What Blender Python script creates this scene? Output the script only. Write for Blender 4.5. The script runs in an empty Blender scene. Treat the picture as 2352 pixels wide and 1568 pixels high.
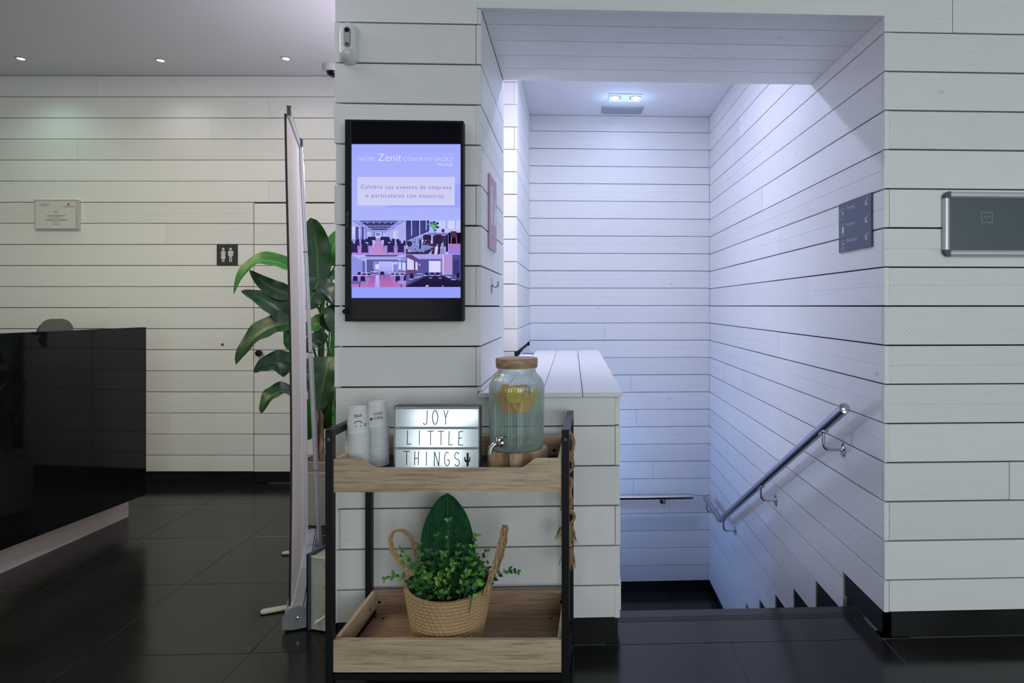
import bpy, bmesh, math, random
from mathutils import Vector, Matrix
random.seed(7)
R = random.Random(11)
sc = bpy.context.scene
COL = sc.collection
V = Vector
PI = math.pi

# ------------------------------------------------------------------ camera
EYE = 1.226
F = 1440.0
CX, CY = 1375.0, 702.0
PSI = math.atan(60.0 / F)
RT = V((math.cos(PSI), -math.sin(PSI), 0))      # camera right
FW = V((math.sin(PSI), math.cos(PSI), 0))       # camera forward
cam_d = bpy.data.cameras.new('camera')
cam = bpy.data.objects.new('camera', cam_d); COL.objects.link(cam)
cam.location = (0, 0, EYE)
cam.rotation_euler = (PI / 2, 0, -PSI)
cam_d.sensor_width = 36.0
cam_d.lens = F / 2352 * 36
cam_d.shift_x = (1176 - CX) / 2352
cam_d.shift_y = -(784 - CY) / 2352
cam_d.clip_start = 0.05
sc.camera = cam

# ------------------------------------------------------------------ world, exposure, big lights
sc.view_settings.view_transform = 'Standard'
sc.view_settings.look = 'None'
sc.view_settings.gamma = 1.0
sc.view_settings.use_curve_mapping = False
sc.view_settings.exposure = 0.0
sc.cycles.use_denoising = True
sc.cycles.max_bounces = 10
sc.cycles.diffuse_bounces = 5
sc.cycles.transmission_bounces = 10
sc.cycles.transparent_max_bounces = 12
sc.cycles.caustics_reflective = False
sc.cycles.caustics_refractive = False
sc.cycles.sample_clamp_indirect = 4.0
w = bpy.data.worlds.new('world'); sc.world = w; w.use_nodes = True
w.node_tree.nodes['Background'].inputs[0].default_value = (0.62, 0.72, 0.8, 1)
w.node_tree.nodes['Background'].inputs[1].default_value = 0.35

def area(name, loc, target, sx, sy, power, color, parent=None, spread=None):
    l = bpy.data.lights.new(name, 'AREA'); l.shape = 'RECTANGLE'; l.size = sx; l.size_y = sy
    l.energy = power; l.color = color
    if spread: l.spread = spread
    o = bpy.data.objects.new(name, l); COL.objects.link(o)
    o.location = loc
    o.rotation_euler = (V(target) - V(loc)).to_track_quat('-Z', 'Y').to_euler()
    return o
def point(name, loc, power, color, r=0.05):
    l = bpy.data.lights.new(name, 'POINT'); l.energy = power; l.color = color; l.shadow_soft_size = r
    o = bpy.data.objects.new(name, l); COL.objects.link(o); o.location = loc
    return o
def spot(name, loc, target, power, color, ang=1.6, blend=0.7, r=0.03):
    l = bpy.data.lights.new(name, 'SPOT'); l.energy = power; l.color = color; l.shadow_soft_size = r
    l.spot_size = ang; l.spot_blend = blend
    o = bpy.data.objects.new(name, l); COL.objects.link(o); o.location = loc
    o.rotation_euler = (V(target) - V(loc)).to_track_quat('-Z', 'Y').to_euler()
    return o
# power (W) and colour of every lamp, the added fill lights included
LIGHTS = {
 'W1': (150, (0.875, 0.96, 0.985)), 'W2': (34, (0.93, 1.0, 0.87)),
 'P1': (14, (.70, .80, 1.0)), 'P2': (7, (.70, .75, 1.0)), 'P3': (4, (1.0, .95, .75)), 'P4': (27, (1.0, 0.90, 0.54)),
 'D1': (4.5, (.56, 1.0, .82)), 'D2': (2.5, (.92, .88, .90)), 'D3': (2, (1.0, .92, .90)),
 'ST': (1.0, (.55, .68, 1.0)), 'SP': (1.3, (.35, .55, 1.0)), 'TO': (13.5, (.82, .74, 1.0)), 'TU': (12, (.92, .88, 1.0)),
 'LL': (14, (.19, .39, 1.0)), 'S2': (19.0, (.60, .66, 1.0)), 'SB': (3.2, (.54, .65, 1.0)),
}
# added area lights as daylight from assumed, unseen windows behind the photographer
area('daylight_fill', (2.4, -4.45, 1.4), (2.2, 3, .2), 3.3, 2.2, LIGHTS['W1'][0], LIGHTS['W1'][1])
area('daylight_fill', (-3.2, -4.45, 1.4), (-3.2, 3, .1), 2.9, 2.2, LIGHTS['W2'][0], LIGHTS['W2'][1])
# added unseen ceiling panels, fill light for the lobby
FILL_PANELS = [('P1', 1.6, -.3), ('P2', -1.7, 1.7), ('P3', -4.2, 1.6), ('P4', -2.6, 2.55)]
for k_, x_, y_ in FILL_PANELS:
    area('panel_fill', (x_, y_, 2.79), (x_, y_, 0), 1.1, 1.1, LIGHTS[k_][0], LIGHTS[k_][1])

# ------------------------------------------------------------------ geometry helpers
def C(px, py, D):
    """point seen at pixel px,py at distance D along the viewing direction"""
    return RT * ((px - CX) / F * D) + FW * D + V((0, 0, EYE - (py - CY) / F * D))
def ray(px, py):
    return RT * ((px - CX) / F) + FW + V((0, 0, (CY - py) / F))
def PY(px, py, Y):
    d = ray(px, py); return V((0, 0, EYE)) + d * (Y / d.y)
def PX(px, py, X):
    d = ray(px, py); return V((0, 0, EYE)) + d * (X / d.x)
def PZ(px, py, Z):
    d = ray(px, py); return V((0, 0, EYE)) + d * ((Z - EYE) / d.z)
def s2l(c):
    return tuple(((x / 255.0) / 12.92 if x / 255.0 <= 0.04045 else ((x / 255.0 + 0.055) / 1.055) ** 2.4) for x in c)

def finish_mesh(name, bm, mat, smooth=False):
    me = bpy.data.meshes.new(name)
    bmesh.ops.recalc_face_normals(bm, faces=bm.faces)
    bm.to_mesh(me); bm.free()
    if mat is not None:
        for m in (mat if isinstance(mat, (list, tuple)) else [mat]): me.materials.append(m)
    if smooth:
        for p in me.polygons: p.use_smooth = True
        try: me.set_sharp_from_angle(angle=math.radians(40))
        except Exception: pass
    return me
def obj(name, bm, mat, parent=None, smooth=False, local=False):
    me = finish_mesh(name, bm, mat, smooth) if isinstance(bm, bmesh.types.BMesh) else bm
    o = bpy.data.objects.new(name, me); COL.objects.link(o)
    if parent is not None:
        if not local:
            mw = Matrix.Identity(4); p = parent; chain = []
            while p: chain.append(p); p = p.parent
            for q in reversed(chain): mw = mw @ q.matrix_basis
            if isinstance(bm, bmesh.types.BMesh) and mw != Matrix.Identity(4): me.transform(mw.inverted())
        o.parent = parent
    elif not local:
        xs = [v.co for v in me.vertices]
        if xs:
            c = V((sum(v.x for v in xs) / len(xs), sum(v.y for v in xs) / len(xs), min(v.z for v in xs)))
            me.transform(Matrix.Translation(-c)); o.location = c
    return o
def tag(o, label, cat, group=None):
    o['label'] = label; o['category'] = cat
    if group: o['group'] = group
    return o
def thing(name, label, cat, loc=(0, 0, 0), rz=0.0, group=None):
    o = bpy.data.objects.new(name, None); COL.objects.link(o)
    o.empty_display_size = 0.05
    o.location = loc; o.rotation_euler = (0, 0, rz)
    return tag(o, label, cat, group)
def struct(name, bm, mat, smooth=False):
    me = finish_mesh(name, bm, mat, smooth)
    o = bpy.data.objects.new(name, me); COL.objects.link(o); o['kind'] = 'structure'
    return o

def B(): return bmesh.new()
def box(bm, a, b, mi=0, bev=0.0):
    a = V(a); b = V(b)
    lo = V((min(a.x, b.x), min(a.y, b.y), min(a.z, b.z))); hi = V((max(a.x, b.x), max(a.y, b.y), max(a.z, b.z)))
    r = bmesh.ops.create_cube(bm, size=1.0)
    vs = r['verts']; c = (lo + hi) / 2; s = hi - lo
    for v in vs: v.co = V((v.co.x * s.x, v.co.y * s.y, v.co.z * s.z)) + c
    fs = set(f for v in vs for f in v.link_faces)
    for f in fs: f.material_index = mi
    if bev > 0:
        es = list(set(e for v in vs for e in v.link_edges))
        bmesh.ops.bevel(bm, geom=es, offset=bev, segments=2, profile=0.5, affect='EDGES')
    return bm
def obox(bm, O, d, n, h, s0, s1, m0, m1, z0, z1, bev=0.0):
    """box in a frame: O + d*s + n*m + h*z"""
    r = bmesh.ops.create_cube(bm, size=1.0); vs = r['verts']
    for v in vs:
        s = s0 + (v.co.x + .5) * (s1 - s0); m = m0 + (v.co.y + .5) * (m1 - m0); z = z0 + (v.co.z + .5) * (z1 - z0)
        v.co = O + d * s + n * m + h * z
    if bev > 0:
        es = list(set(e for v in vs for e in v.link_edges))
        bmesh.ops.bevel(bm, geom=es, offset=bev, segments=2, profile=0.5, affect='EDGES')
    return bm
def tube(bm, pts, r, seg=10, caps=True, closed=False, mi=0):
    pts = [V(p) for p in pts]; n = len(pts)
    rs = r if isinstance(r, (list, tuple)) else [r] * n
    rings = []; up = None
    for i, p in enumerate(pts):
        if closed: t = (pts[(i + 1) % n] - pts[i - 1])
        else: t = (pts[min(i + 1, n - 1)] - pts[max(i - 1, 0)])
        t.normalize()
        if up is None:
            up = V((0, 0, 1)) if abs(t.z) < 0.9 else V((1, 0, 0))
        a = t.cross(up)
        if a.length < 1e-6: a = t.cross(V((0, 1, 0)))
        a.normalize(); b = a.cross(t).normalized(); up = b
        rings.append([bm.verts.new(p + (a * math.cos(2 * PI * k / seg) + b * math.sin(2 * PI * k / seg)) * rs[i]) for k in range(seg)])
    m = n if closed else n - 1
    for i in range(m):
        A, Bq = rings[i], rings[(i + 1) % n]
        for k in range(seg):
            f = bm.faces.new((A[k], A[(k + 1) % seg], Bq[(k + 1) % seg], Bq[k])); f.material_index = mi
    if caps and not closed:
        bm.faces.new(rings[0]).material_index = mi; bm.faces.new(list(reversed(rings[-1]))).material_index = mi
    return bm
def lathe(bm, prof, c, seg=32, axis='Z', M=None, rfun=None, mi=0):
    c = V(c); rings = []
    for (r, z) in prof:
        ring = []
        for k in range(seg):
            a = 2 * PI * k / seg; rr = r * (rfun(a, z) if rfun else 1.0)
            p = V((rr * math.cos(a), rr * math.sin(a), z))
            if M is not None: p = M @ p
            ring.append(bm.verts.new(c + p))
        rings.append(ring)
    for i in range(len(rings) - 1):
        for k in range(seg):
            f = bm.faces.new((rings[i][k], rings[i][(k + 1) % seg], rings[i + 1][(k + 1) % seg], rings[i + 1][k])); f.material_index = mi
    if prof[0][0] > 1e-5: bm.faces.new(list(reversed(rings[0]))).material_index = mi
    if prof[-1][0] > 1e-5: bm.faces.new(rings[-1]).material_index = mi
    bmesh.ops.remove_doubles(bm, verts=bm.verts, dist=1e-6)
    return bm
def rotto(n):
    return V((0, 0, 1)).rotation_difference(V(n).normalized()).to_matrix()
def poly_prism(bm, pts2, O, d, h, n, m0, m1, mi=0):
    """polygon pts2 (s,z) in plane frame, from m0 to m1 along n"""
    A = [bm.verts.new(O + d * s + h * z + n * m1) for s, z in pts2]
    Bv = [bm.verts.new(O + d * s + h * z + n * m0) for s, z in pts2]
    k = len(pts2)
    fs = [bm.faces.new(A), bm.faces.new(list(reversed(Bv)))]
    for i in range(k): fs.append(bm.faces.new((A[i], Bv[i], Bv[(i + 1) % k], A[(i + 1) % k])))
    for f in fs: f.material_index = mi
    return bm
def disc2(cx, cy, r, n=16, ry=None):
    ry = ry or r
    return [(cx + r * math.cos(2 * PI * k / n), cy + ry * math.sin(2 * PI * k / n)) for k in range(n)]
def ribbon2(pts, wd):
    """flat stroke outline along a polyline, as quads"""
    out = []
    for i in range(len(pts) - 1):
        a = V((pts[i][0], pts[i][1])); b = V((pts[i + 1][0], pts[i + 1][1]))
        t = b - a
        if t.length < 1e-9: continue
        t.normalize(); nn = V((-t.y, t.x)) * wd / 2; e = t * wd * 0.35
        out.append([tuple(a - e + nn), tuple(a - e - nn), tuple(b + e - nn), tuple(b + e + nn)])
    return out

# ------------------------------------------------------------------ materials
def mat(name, color=(.5, .5, .5), rough=.5, metal=0.0, **kw):
    m = bpy.data.materials.new(name); m.use_nodes = True
    p = m.node_tree.nodes['Principled BSDF']
    p.inputs['Base Color'].default_value = (*color, 1); p.inputs['Roughness'].default_value = rough
    p.inputs['Metallic'].default_value = metal
    for k, v in kw.items():
        p.inputs[k.replace('_', ' ')].default_value = v
    return m
class NT:
    def __init__(s, m):
        s.m = m; s.t = m.node_tree; s.p = s.t.nodes['Principled BSDF']
    def n(s, typ, **kw):
        x = s.t.nodes.new(typ)
        for k, v in kw.items():
            if k in x.bl_rna.properties: setattr(x, k, v)
            else: x.inputs[k.replace('_', ' ')].default_value = v
        return x
    def l(s, a, b): s.t.links.new(a, b)
    def ramp(s, fac, stops):
        r = s.t.nodes.new('ShaderNodeValToRGB'); e = r.color_ramp.elements
        while len(e) < len(stops): e.new(0.5)
        for q, (pos, c) in zip(e, stops):
            q.position = pos; q.color = (*c, 1) if len(c) == 3 else c
        s.l(fac, r.inputs[0]); return r
    def mapping(s, src, sc_=(1, 1, 1), rot=(0, 0, 0)):
        mp = s.t.nodes.new('ShaderNodeMapping'); mp.inputs['Scale'].default_value = sc_; mp.inputs['Rotation'].default_value = rot
        s.l(src, mp.inputs['Vector']); return mp.outputs[0]
def math_node(N, op, a, b=None, c=None):
    x = N.t.nodes.new('ShaderNodeMath'); x.operation = op
    for i, q in enumerate((a, b, c)):
        if q is None: continue
        if isinstance(q, (int, float)): x.inputs[i].default_value = q
        else: N.l(q, x.inputs[i])
    return x.outputs[0]
def mixc(N, fac, a, b, mode='MIX'):
    x = N.t.nodes.new('ShaderNodeMix'); x.data_type = 'RGBA'; x.blend_type = mode
    if isinstance(fac, (int, float)): x.inputs[0].default_value = fac
    else: N.l(fac, x.inputs[0])
    for i, q in ((6, a), (7, b)):
        if isinstance(q, tuple): x.inputs[i].default_value = (*q, 1)
        else: N.l(q, x.inputs[i])
    return x.outputs[2]

def paint_wood(name, base, saw=0.5, knots=0.6):
    m = mat(name, base, 0.42); N = NT(m)
    uv = N.n('ShaderNodeUVMap'); u = uv.outputs[0]
    info = N.n('ShaderNodeObjectInfo')
    g = N.n('ShaderNodeTexNoise', Scale=1.0, Detail=6.0, Roughness=.6); N.l(N.mapping(u, (5, 160, 1)), g.inputs['Vector'])
    big = N.n('ShaderNodeTexNoise', Scale=1.4, Detail=2.0); N.l(u, big.inputs['Vector'])
    wv = N.n('ShaderNodeTexWave', Scale=95.0, Distortion=14.0, Detail=2.0, Detail_Scale=0.25)
    N.l(N.mapping(u, (1, 1, 1), (0, 0, 0.85)), wv.inputs['Vector'])
    wv.inputs['Scale'].default_value = 27.0; wv.inputs['Distortion'].default_value = 9.0
    mask = N.ramp(big.outputs[0], [(0.46, (0, 0, 0)), (0.62, (1, 1, 1))])
    fine = N.n('ShaderNodeTexNoise', Scale=260.0, Detail=3.0); N.l(u, fine.inputs['Vector'])
    vo = N.n('ShaderNodeTexVoronoi', Scale=2.6); N.l(N.mapping(u, (1, 1.6, 1)), vo.inputs['Vector'])
    kn = N.ramp(vo.outputs['Distance'], [(0.0, (1, 1, 1)), (0.085, (0, 0, 0))])
    swm = math_node(N, 'MULTIPLY', wv.outputs[0], math_node(N, 'MULTIPLY', mask.outputs[0], saw))
    hsum = math_node(N, 'ADD', math_node(N, 'MULTIPLY', g.outputs[0], 0.7), swm)
    hsum = math_node(N, 'ADD', hsum, math_node(N, 'MULTIPLY', fine.outputs[0], 0.35))
    kmod = math_node(N, 'MULTIPLY', kn.outputs[0], math_node(N, 'MULTIPLY', g.outputs[0], 1.6 * knots))
    hsum = math_node(N, 'ADD', hsum, kmod)
    bp = N.n('ShaderNodeBump', Strength=0.30, Distance=0.0018); N.l(hsum, bp.inputs['Height']); N.l(bp.outputs[0], N.p.inputs['Normal'])
    # paint colour: slight plank to plank shift, greyed grain and knots showing through
    v = math_node(N, 'MULTIPLY_ADD', info.outputs['Random'], 0.09, 0.955)
    grain = N.ramp(g.outputs[0], [(0.28, (0.945, 0.94, 0.935)), (0.50, (1, 1, 1))])
    knot = N.ramp(kmod, [(0.28, (1, 1, 1)), (0.62, (0.70, 0.68, 0.67))])
    c = mixc(N, 1.0, grain.outputs[0], knot.outputs[0], 'MULTIPLY')
    c = mixc(N, 1.0, c, base, 'MULTIPLY')
    cm = N.n('ShaderNodeCombineColor'); [N.l(v, cm.inputs[i]) for i in range(3)]
    c = mixc(N, 1.0, c, cm.outputs[0], 'MULTIPLY')
    N.l(c, N.p.inputs['Base Color'])
    return m
M_wp = paint_wood('white_painted_board', (0.80, 0.80, 0.79), 0.6, 0.9)       # saw marked boards
M_wp2 = paint_wood('white_painted_board_smooth', (0.80, 0.80, 0.785), 0.08, 0.35)
M_back = mat('dark_batten', (0.022, 0.016, 0.013), .9)
M_plaster = mat('ceiling_plaster', (0.78, 0.77, 0.78), .7)
M_plaster2 = mat('ceiling_plaster_stair', (0.78, 0.79, 0.80), .7)

def slate(name, base, rough=.2, sc_=1.0):
    m = mat(name, base, rough, Specular_IOR_Level=.32); N = NT(m)
    tc = N.n('ShaderNodeTexCoord'); info = N.n('ShaderNodeObjectInfo')
    a = N.n('ShaderNodeTexNoise', Scale=3.0 * sc_, Detail=6.0); N.l(tc.outputs['Object'], a.inputs['Vector'])
    r = N.ramp(a.outputs[0], [(0.3, tuple(x * .75 for x in base)), (0.7, tuple(x * 1.35 for x in base))])
    sp = N.n('ShaderNodeTexNoise', Scale=55.0, Detail=2.0); N.l(tc.outputs['Object'], sp.inputs['Vector'])
    scr = N.ramp(sp.outputs[0], [(0.735, (0, 0, 0)), (0.77, (1, 1, 1))])
    c = mixc(N, math_node(N, 'MULTIPLY', scr.outputs[0], 0.10), r.outputs[0], (0.25, 0.27, 0.28))
    N.l(c, N.p.inputs['Base Color'])
    rr = N.ramp(a.outputs[0], [(0.3, (rough * .8,) * 3), (0.75, (rough * 1.3,) * 3)]); N.l(rr.outputs[0], N.p.inputs['Roughness'])
    f = N.n('ShaderNodeTexNoise', Scale=34.0, Detail=5.0); N.l(tc.outputs['Object'], f.inputs['Vector'])
    bp = N.n('ShaderNodeBump', Strength=0.10, Distance=0.002); N.l(f.outputs[0], bp.inputs['Height']); N.l(bp.outputs[0], N.p.inputs['Normal'])
    return m
M_tile = slate('dark_slate_tile', (0.012, 0.0125, 0.0125), .17)
M_skirt = slate('dark_slate_skirting', (0.010, 0.0105, 0.011), .35)
M_grout = mat('grey_grout', (0.10, 0.105, 0.10), .8)

def oak(name, axis=0, tint=(1, 1, 1)):
    m = mat(name, (.3, .22, .15), .55); N = NT(m)
    tc = N.n('ShaderNodeTexCoord')
    s = [60, 60, 60]; s[axis] = 3.0
    s2 = [14, 14, 14]; s2[axis] = 1.3
    g = N.n('ShaderNodeTexNoise', Scale=1.0, Detail=7.0, Roughness=.65, Distortion=.6); N.l(N.mapping(tc.outputs['Object'], tuple(s2)), g.inputs['Vector'])
    f = N.n('ShaderNodeTexNoise', Scale=2.4, Detail=5.0, Roughness=.7); N.l(N.mapping(tc.outputs['Object'], tuple(s)), f.inputs['Vector'])
    sx = [9, 9, 9]; sx[axis] = 150
    x = N.n('ShaderNodeTexNoise', Scale=1.2, Detail=2.0); N.l(N.mapping(tc.outputs['Object'], tuple(sx)), x.inputs['Vector'])
    xr = N.ramp(x.outputs[0], [(0.66, (0, 0, 0)), (0.72, (1, 1, 1))])
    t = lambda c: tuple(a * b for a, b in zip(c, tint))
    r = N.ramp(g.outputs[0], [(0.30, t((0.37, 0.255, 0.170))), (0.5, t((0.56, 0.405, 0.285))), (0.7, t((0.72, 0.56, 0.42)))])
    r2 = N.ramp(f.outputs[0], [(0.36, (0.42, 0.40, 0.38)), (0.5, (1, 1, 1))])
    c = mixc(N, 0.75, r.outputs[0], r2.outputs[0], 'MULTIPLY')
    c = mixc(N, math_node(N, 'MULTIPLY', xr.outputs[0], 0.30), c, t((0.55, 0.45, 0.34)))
    N.l(c, N.p.inputs['Base Color'])
    bp = N.n('ShaderNodeBump', Strength=0.35, Distance=0.001); N.l(f.outputs[0], bp.inputs['Height']); N.l(bp.outputs[0], N.p.inputs['Normal'])
    return m
M_oak = oak('sawn_oak_laminate', 0)
M_oakY = oak('sawn_oak_laminate_side', 1)
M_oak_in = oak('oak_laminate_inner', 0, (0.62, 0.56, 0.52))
M_black = mat('black_powder_coat', (0.006, 0.007, 0.009), .40, Specular_IOR_Level=.3)
M_chrome = mat('brushed_chrome', (0.55, 0.56, 0.58), .16, 1.0)
M_steel = mat('satin_steel', (0.42, 0.44, 0.48), .26, 1.0)
M_alu = mat('satin_aluminium', (0.62, 0.63, 0.64), .34, 0.40)
M_white = mat('white_plastic', (0.72, 0.74, 0.74), .35)
M_cup = mat('white_paper_cup', (0.74, 0.75, 0.75), .6)
M_print = mat('black_print', (0.012, 0.014, 0.018), .5)
M_bezel = mat('black_gloss_bezel', (0.005, 0.006, 0.011), .42, Specular_IOR_Level=.2)
M_gloss = mat('black_gloss_panel', (0.006, 0.006, 0.007), .045, 0.0)
M_pinkbase = mat('beige_plinth', (0.62, 0.50, 0.455), .5)
M_greyplas = mat('slate_grey_plastic', (0.055, 0.075, 0.08), .45)
M_dkgrey = mat('charcoal_sign', (0.035, 0.034, 0.036), .5)
M_bluesign = mat('slate_blue_sign', (0.075, 0.095, 0.16), .45)
M_signwhite = mat('white_sign_print', (0.62, 0.64, 0.66), .5)
M_clear = mat('clear_sheet', (0.9, 0.9, 0.9), .12)

def emis(name, c, s=1.0):
    m = bpy.data.materials.new(name); m.use_nodes = True; t = m.node_tree
    t.nodes.remove(t.nodes['Principled BSDF'])
    e = t.nodes.new('ShaderNodeEmission'); e.inputs[0].default_value = (*c, 1); e.inputs[1].default_value = s
    t.links.new(e.outputs[0], t.nodes['Material Output'].inputs[0])
    return m
def emis_attr(name, s=1.0):
    m = emis(name, (1, 1, 1), s); t = m.node_tree
    a = t.nodes.new('ShaderNodeAttribute'); a.attribute_name = 'Col'
    t.links.new(a.outputs['Color'], [n for n in t.nodes if n.type == 'EMISSION'][0].inputs[0])
    return m
M_lamp = emis('lamp_glow', (0.92, 1.0, 0.96), 14)
M_lampblue = emis('lamp_glow_cool', (0.85, 0.92, 1.0), 26)

# ------------------------------------------------------------------ planks
def plank_mesh(frame, s0, s1, z0, z1, t=0.018, groove=False, ch=0.0012, poly=None):
    O, d, h, n = frame
    bm = B()
    dz = [R.uniform(-.0006, .0006) for _ in range(4)]
    if poly is None:
        H = z1 - z0
        prof = [(0, -t), (0, -ch), (ch, 0)]
        if groove:
            g = R.uniform(.45, .58) * H
            prof += [(g - .0011, 0), (g, -.0018), (g + .0011, 0)]
        prof += [(H - ch, 0), (H, -ch), (H, -t)]
        rings = []
        for s, q in ((s0, 0), (s1, 1)):
            rings.append([bm.verts.new(O + d * s + h * (z0 + z + (dz[q] if z < H / 2 else dz[2 + q])) + n * m) for z, m in prof])
        k = len(prof)
        for i in range(k): bm.faces.new((rings[0][i], rings[0][(i + 1) % k], rings[1][(i + 1) % k], rings[1][i]))
        bm.faces.new(rings[0]); bm.faces.new(list(reversed(rings[1])))
    else:
        poly_prism(bm, poly, O, d, h, n, -t, 0)
    uvl = bm.loops.layers.uv.new('UVMap')
    ou, ov = R.uniform(0, 40), R.uniform(0, 40)
    for f in bm.faces:
        for lp in f.loops:
            p = lp.vert.co - O
            lp[uvl].uv = (p.dot(d) + ou, p.dot(h) + p.dot(n) + ov)
    return bm
def plank(parent, frame, s0, s1, z0, z1, m=None, **kw):
    off = kw.pop('off', R.uniform(-.0008, .0014))
    O, d, h, n = frame
    bm = plank_mesh((O + n * off, d, h, n), s0, s1, z0, z1, **kw)
    return obj('plank', bm, m or M_wp, parent)
UP = V((0, 0, 1))
ZL, PT = 1.2245, 0.1443          # plank lattice height and pitch
CEIL = 2.811
G = 0.0040
def rows(z0, z1, zl=ZL, pt=PT):
    k = math.floor((z0 - zl) / pt + 1e-6); out = []; G = .0054 if pt == PT else .0042
    while zl + k * pt < z1 - 0.004:
        a = max(z0, zl + k * pt); b = min(z1, zl + (k + 1) * pt)
        if b - a > 0.012: out.append((k, a + G / 2, b - G / 2))
        k += 1
    return out
FY = 2.265
XL, XP, XH, XR = -0.8425, -0.328, 0.172, 1.149
SOFZ, SOFY = 2.293, 2.985
YB = 5.225
T = 0.018

# ---- wall_right: the lobby wall on the right of the stair opening, lobby side
bm = B(); box(bm, (XR + T, FY + T, 0), (4.6, FY + 0.16, CEIL)); wall_right = struct('wall_right', bm, M_back)
fr_front = (V((0, FY, 0)), V((1, 0, 0)), UP, V((0, -1, 0)))
lap = {6: 1, 5: 0, 4: 1, 3: 0, 2: 1, 1: 0, 0: 1, -1: 0, -2: 1, -3: 0, -4: 1, -5: 0, -6: 1, -7: 0, -8: 1}
for k, a, b in rows(0.095, CEIL):
    if k == 7: continue
    s0 = XR + (T if lap.get(k, k % 2) else 0.0)
    joints = {0: 3.2, -3: 3.0, -5: 2.9, 8: 1.9}.get(k, R.uniform(2.4, 4.0))
    if k == -5: joints = PY(2318, 1100, FY).x
    plank(wall_right, fr_front, s0 + .0006, joints - .001, a, b, groove=k in (1, 0, -8, -3, -2))
    plank(wall_right, fr_front, joints + .001, 4.6, a, b)
# ---- centre pillar and half wall
bm = B(); box(bm, (XL + T, FY + T, 0), (XP - T, SOFY, CEIL)); box(bm, (XP - T, FY + T, -1.17), (XH - T, 4.40, 0.893))
wall_center = struct('wall_center', bm, M_back)
px_cap = -0.341
for k, a, b in rows(0.097, CEIL):
    if k == 7: continue
    left = XL + (0.0 if k % 2 else 0.014) + R.uniform(-.003, .003)
    if a > 0.93:
        right = XP - (T if k % 2 == 0 else 0)
        plank(wall_center, fr_front, left, right - .0008, a, b)
        if k >= 8: continue
    elif b > 0.90:
        poly = [(left, a), (XH - T - .001, a), (XH - T - .001, 0.895), (px_cap, 0.895), (px_cap, b), (left, b)]
        plank(wall_center, fr_front, 0, 0, a, b, poly=poly)
    else:
        plank(wall_center, fr_front, left, XH - (T if k % 2 == 0 else 0) - .0008, a, b, groove=(k == -8))
# boards on the pillar's left and right cheeks and on the half wall's stair side
fr_pl = (V((XL, 0, 0)), V((0, 1, 0)), UP, V((-1, 0, 0)))
fr_pr = (V((XP, 0, 0)), V((0, 1, 0)), UP, V((1, 0, 0)))
fr_hr = (V((XH, 0, 0)), V((0, 1, 0)), UP, V((1, 0, 0)))
for k, a, b in rows(0.097, CEIL):
    plank(wall_center, fr_pl, FY + (0.0 if k % 2 == 0 else T + .001), SOFY, a, b, m=M_wp, off=(0.0 if k % 2 else R.uniform(.0, .006)))
for k, a, b in rows(0.914, SOFZ):
    plank(wall_center, fr_pr, FY + (0.0 if k % 2 == 0 else T + .001), SOFY, a, b, m=M_wp2, groove=(k in (4, 2)), t=.0175)
for k, a, b in rows(-1.17, 0.895):
    if b > .12: plank(wall_center, fr_hr, FY + (0.0 if k % 2 == 0 else T + .001), 4.40, max(a, .097), b, m=M_wp2, t=.0175)
    else: plank(wall_center, fr_hr, 2.52, 4.40, max(a, -1.165), b, m=M_wp2, t=.0175)
# boards at the pillar's back
fr_pb = (V((0, SOFY + T, 0)), V((-1, 0, 0)), UP, V((0, 1, 0)))
for k, a, b in rows(0.914, CEIL):
    plank(wall_center, fr_pb, -XP, -XL, a, b, m=M_wp2, t=.0175)

# ---- beam over the stair opening
bm = B(); box(bm, (XP - T, FY + T, SOFZ + T), (XR + T, SOFY - .001, CEIL)); beam = struct('beam', bm, M_back)
a7, b7 = ZL + 7 * PT + G / 2, ZL + 8 * PT - G / 2
xj = PY(2187, 30, FY).x
plank(beam, fr_front, 0, 0, a7, b7, off=0.0, poly=[(XL, a7), (px_cap, a7), (px_cap, SOFZ + .026), (XR, SOFZ + .026), (XR, a7), (xj, a7), (xj, b7), (XL, b7)])
plank(beam, fr_front, xj + .002, 4.6, a7, b7)
plank(beam, fr_front, px_cap + .001, XP - .001, a7, SOFZ - .002, off=-.001)
plank(beam, fr_front, px_cap + .001, XR - .001, SOFZ - .001, SOFZ + .025, off=0.005, t=.024)
for k, a, b in rows(ZL + 8 * PT, CEIL):
    plank(beam, fr_front, XP - .019, XR + .019, a, b, off=0)
fr_sof = (V((0, 0, SOFZ)), V((1, 0, 0)), V((0, 1, 0)), V((0, 0, -1)))
ys = [FY + .002, 2.392, 2.536, 2.682, 2.830, SOFY]
for i in range(5):
    plank(beam, fr_sof, XP + .001, XR - .001, ys[i] + .0015, ys[i + 1] - .0015, m=M_wp, t=.0175, off=0.0)
fr_bb = (V((0, SOFY, 0)), V((1, 0, 0)), UP, V((0, 1, 0)))
for k, a, b in rows(SOFZ, CEIL):
    plank(beam, fr_bb, XP, XR, a, b, m=M_wp2)

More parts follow.
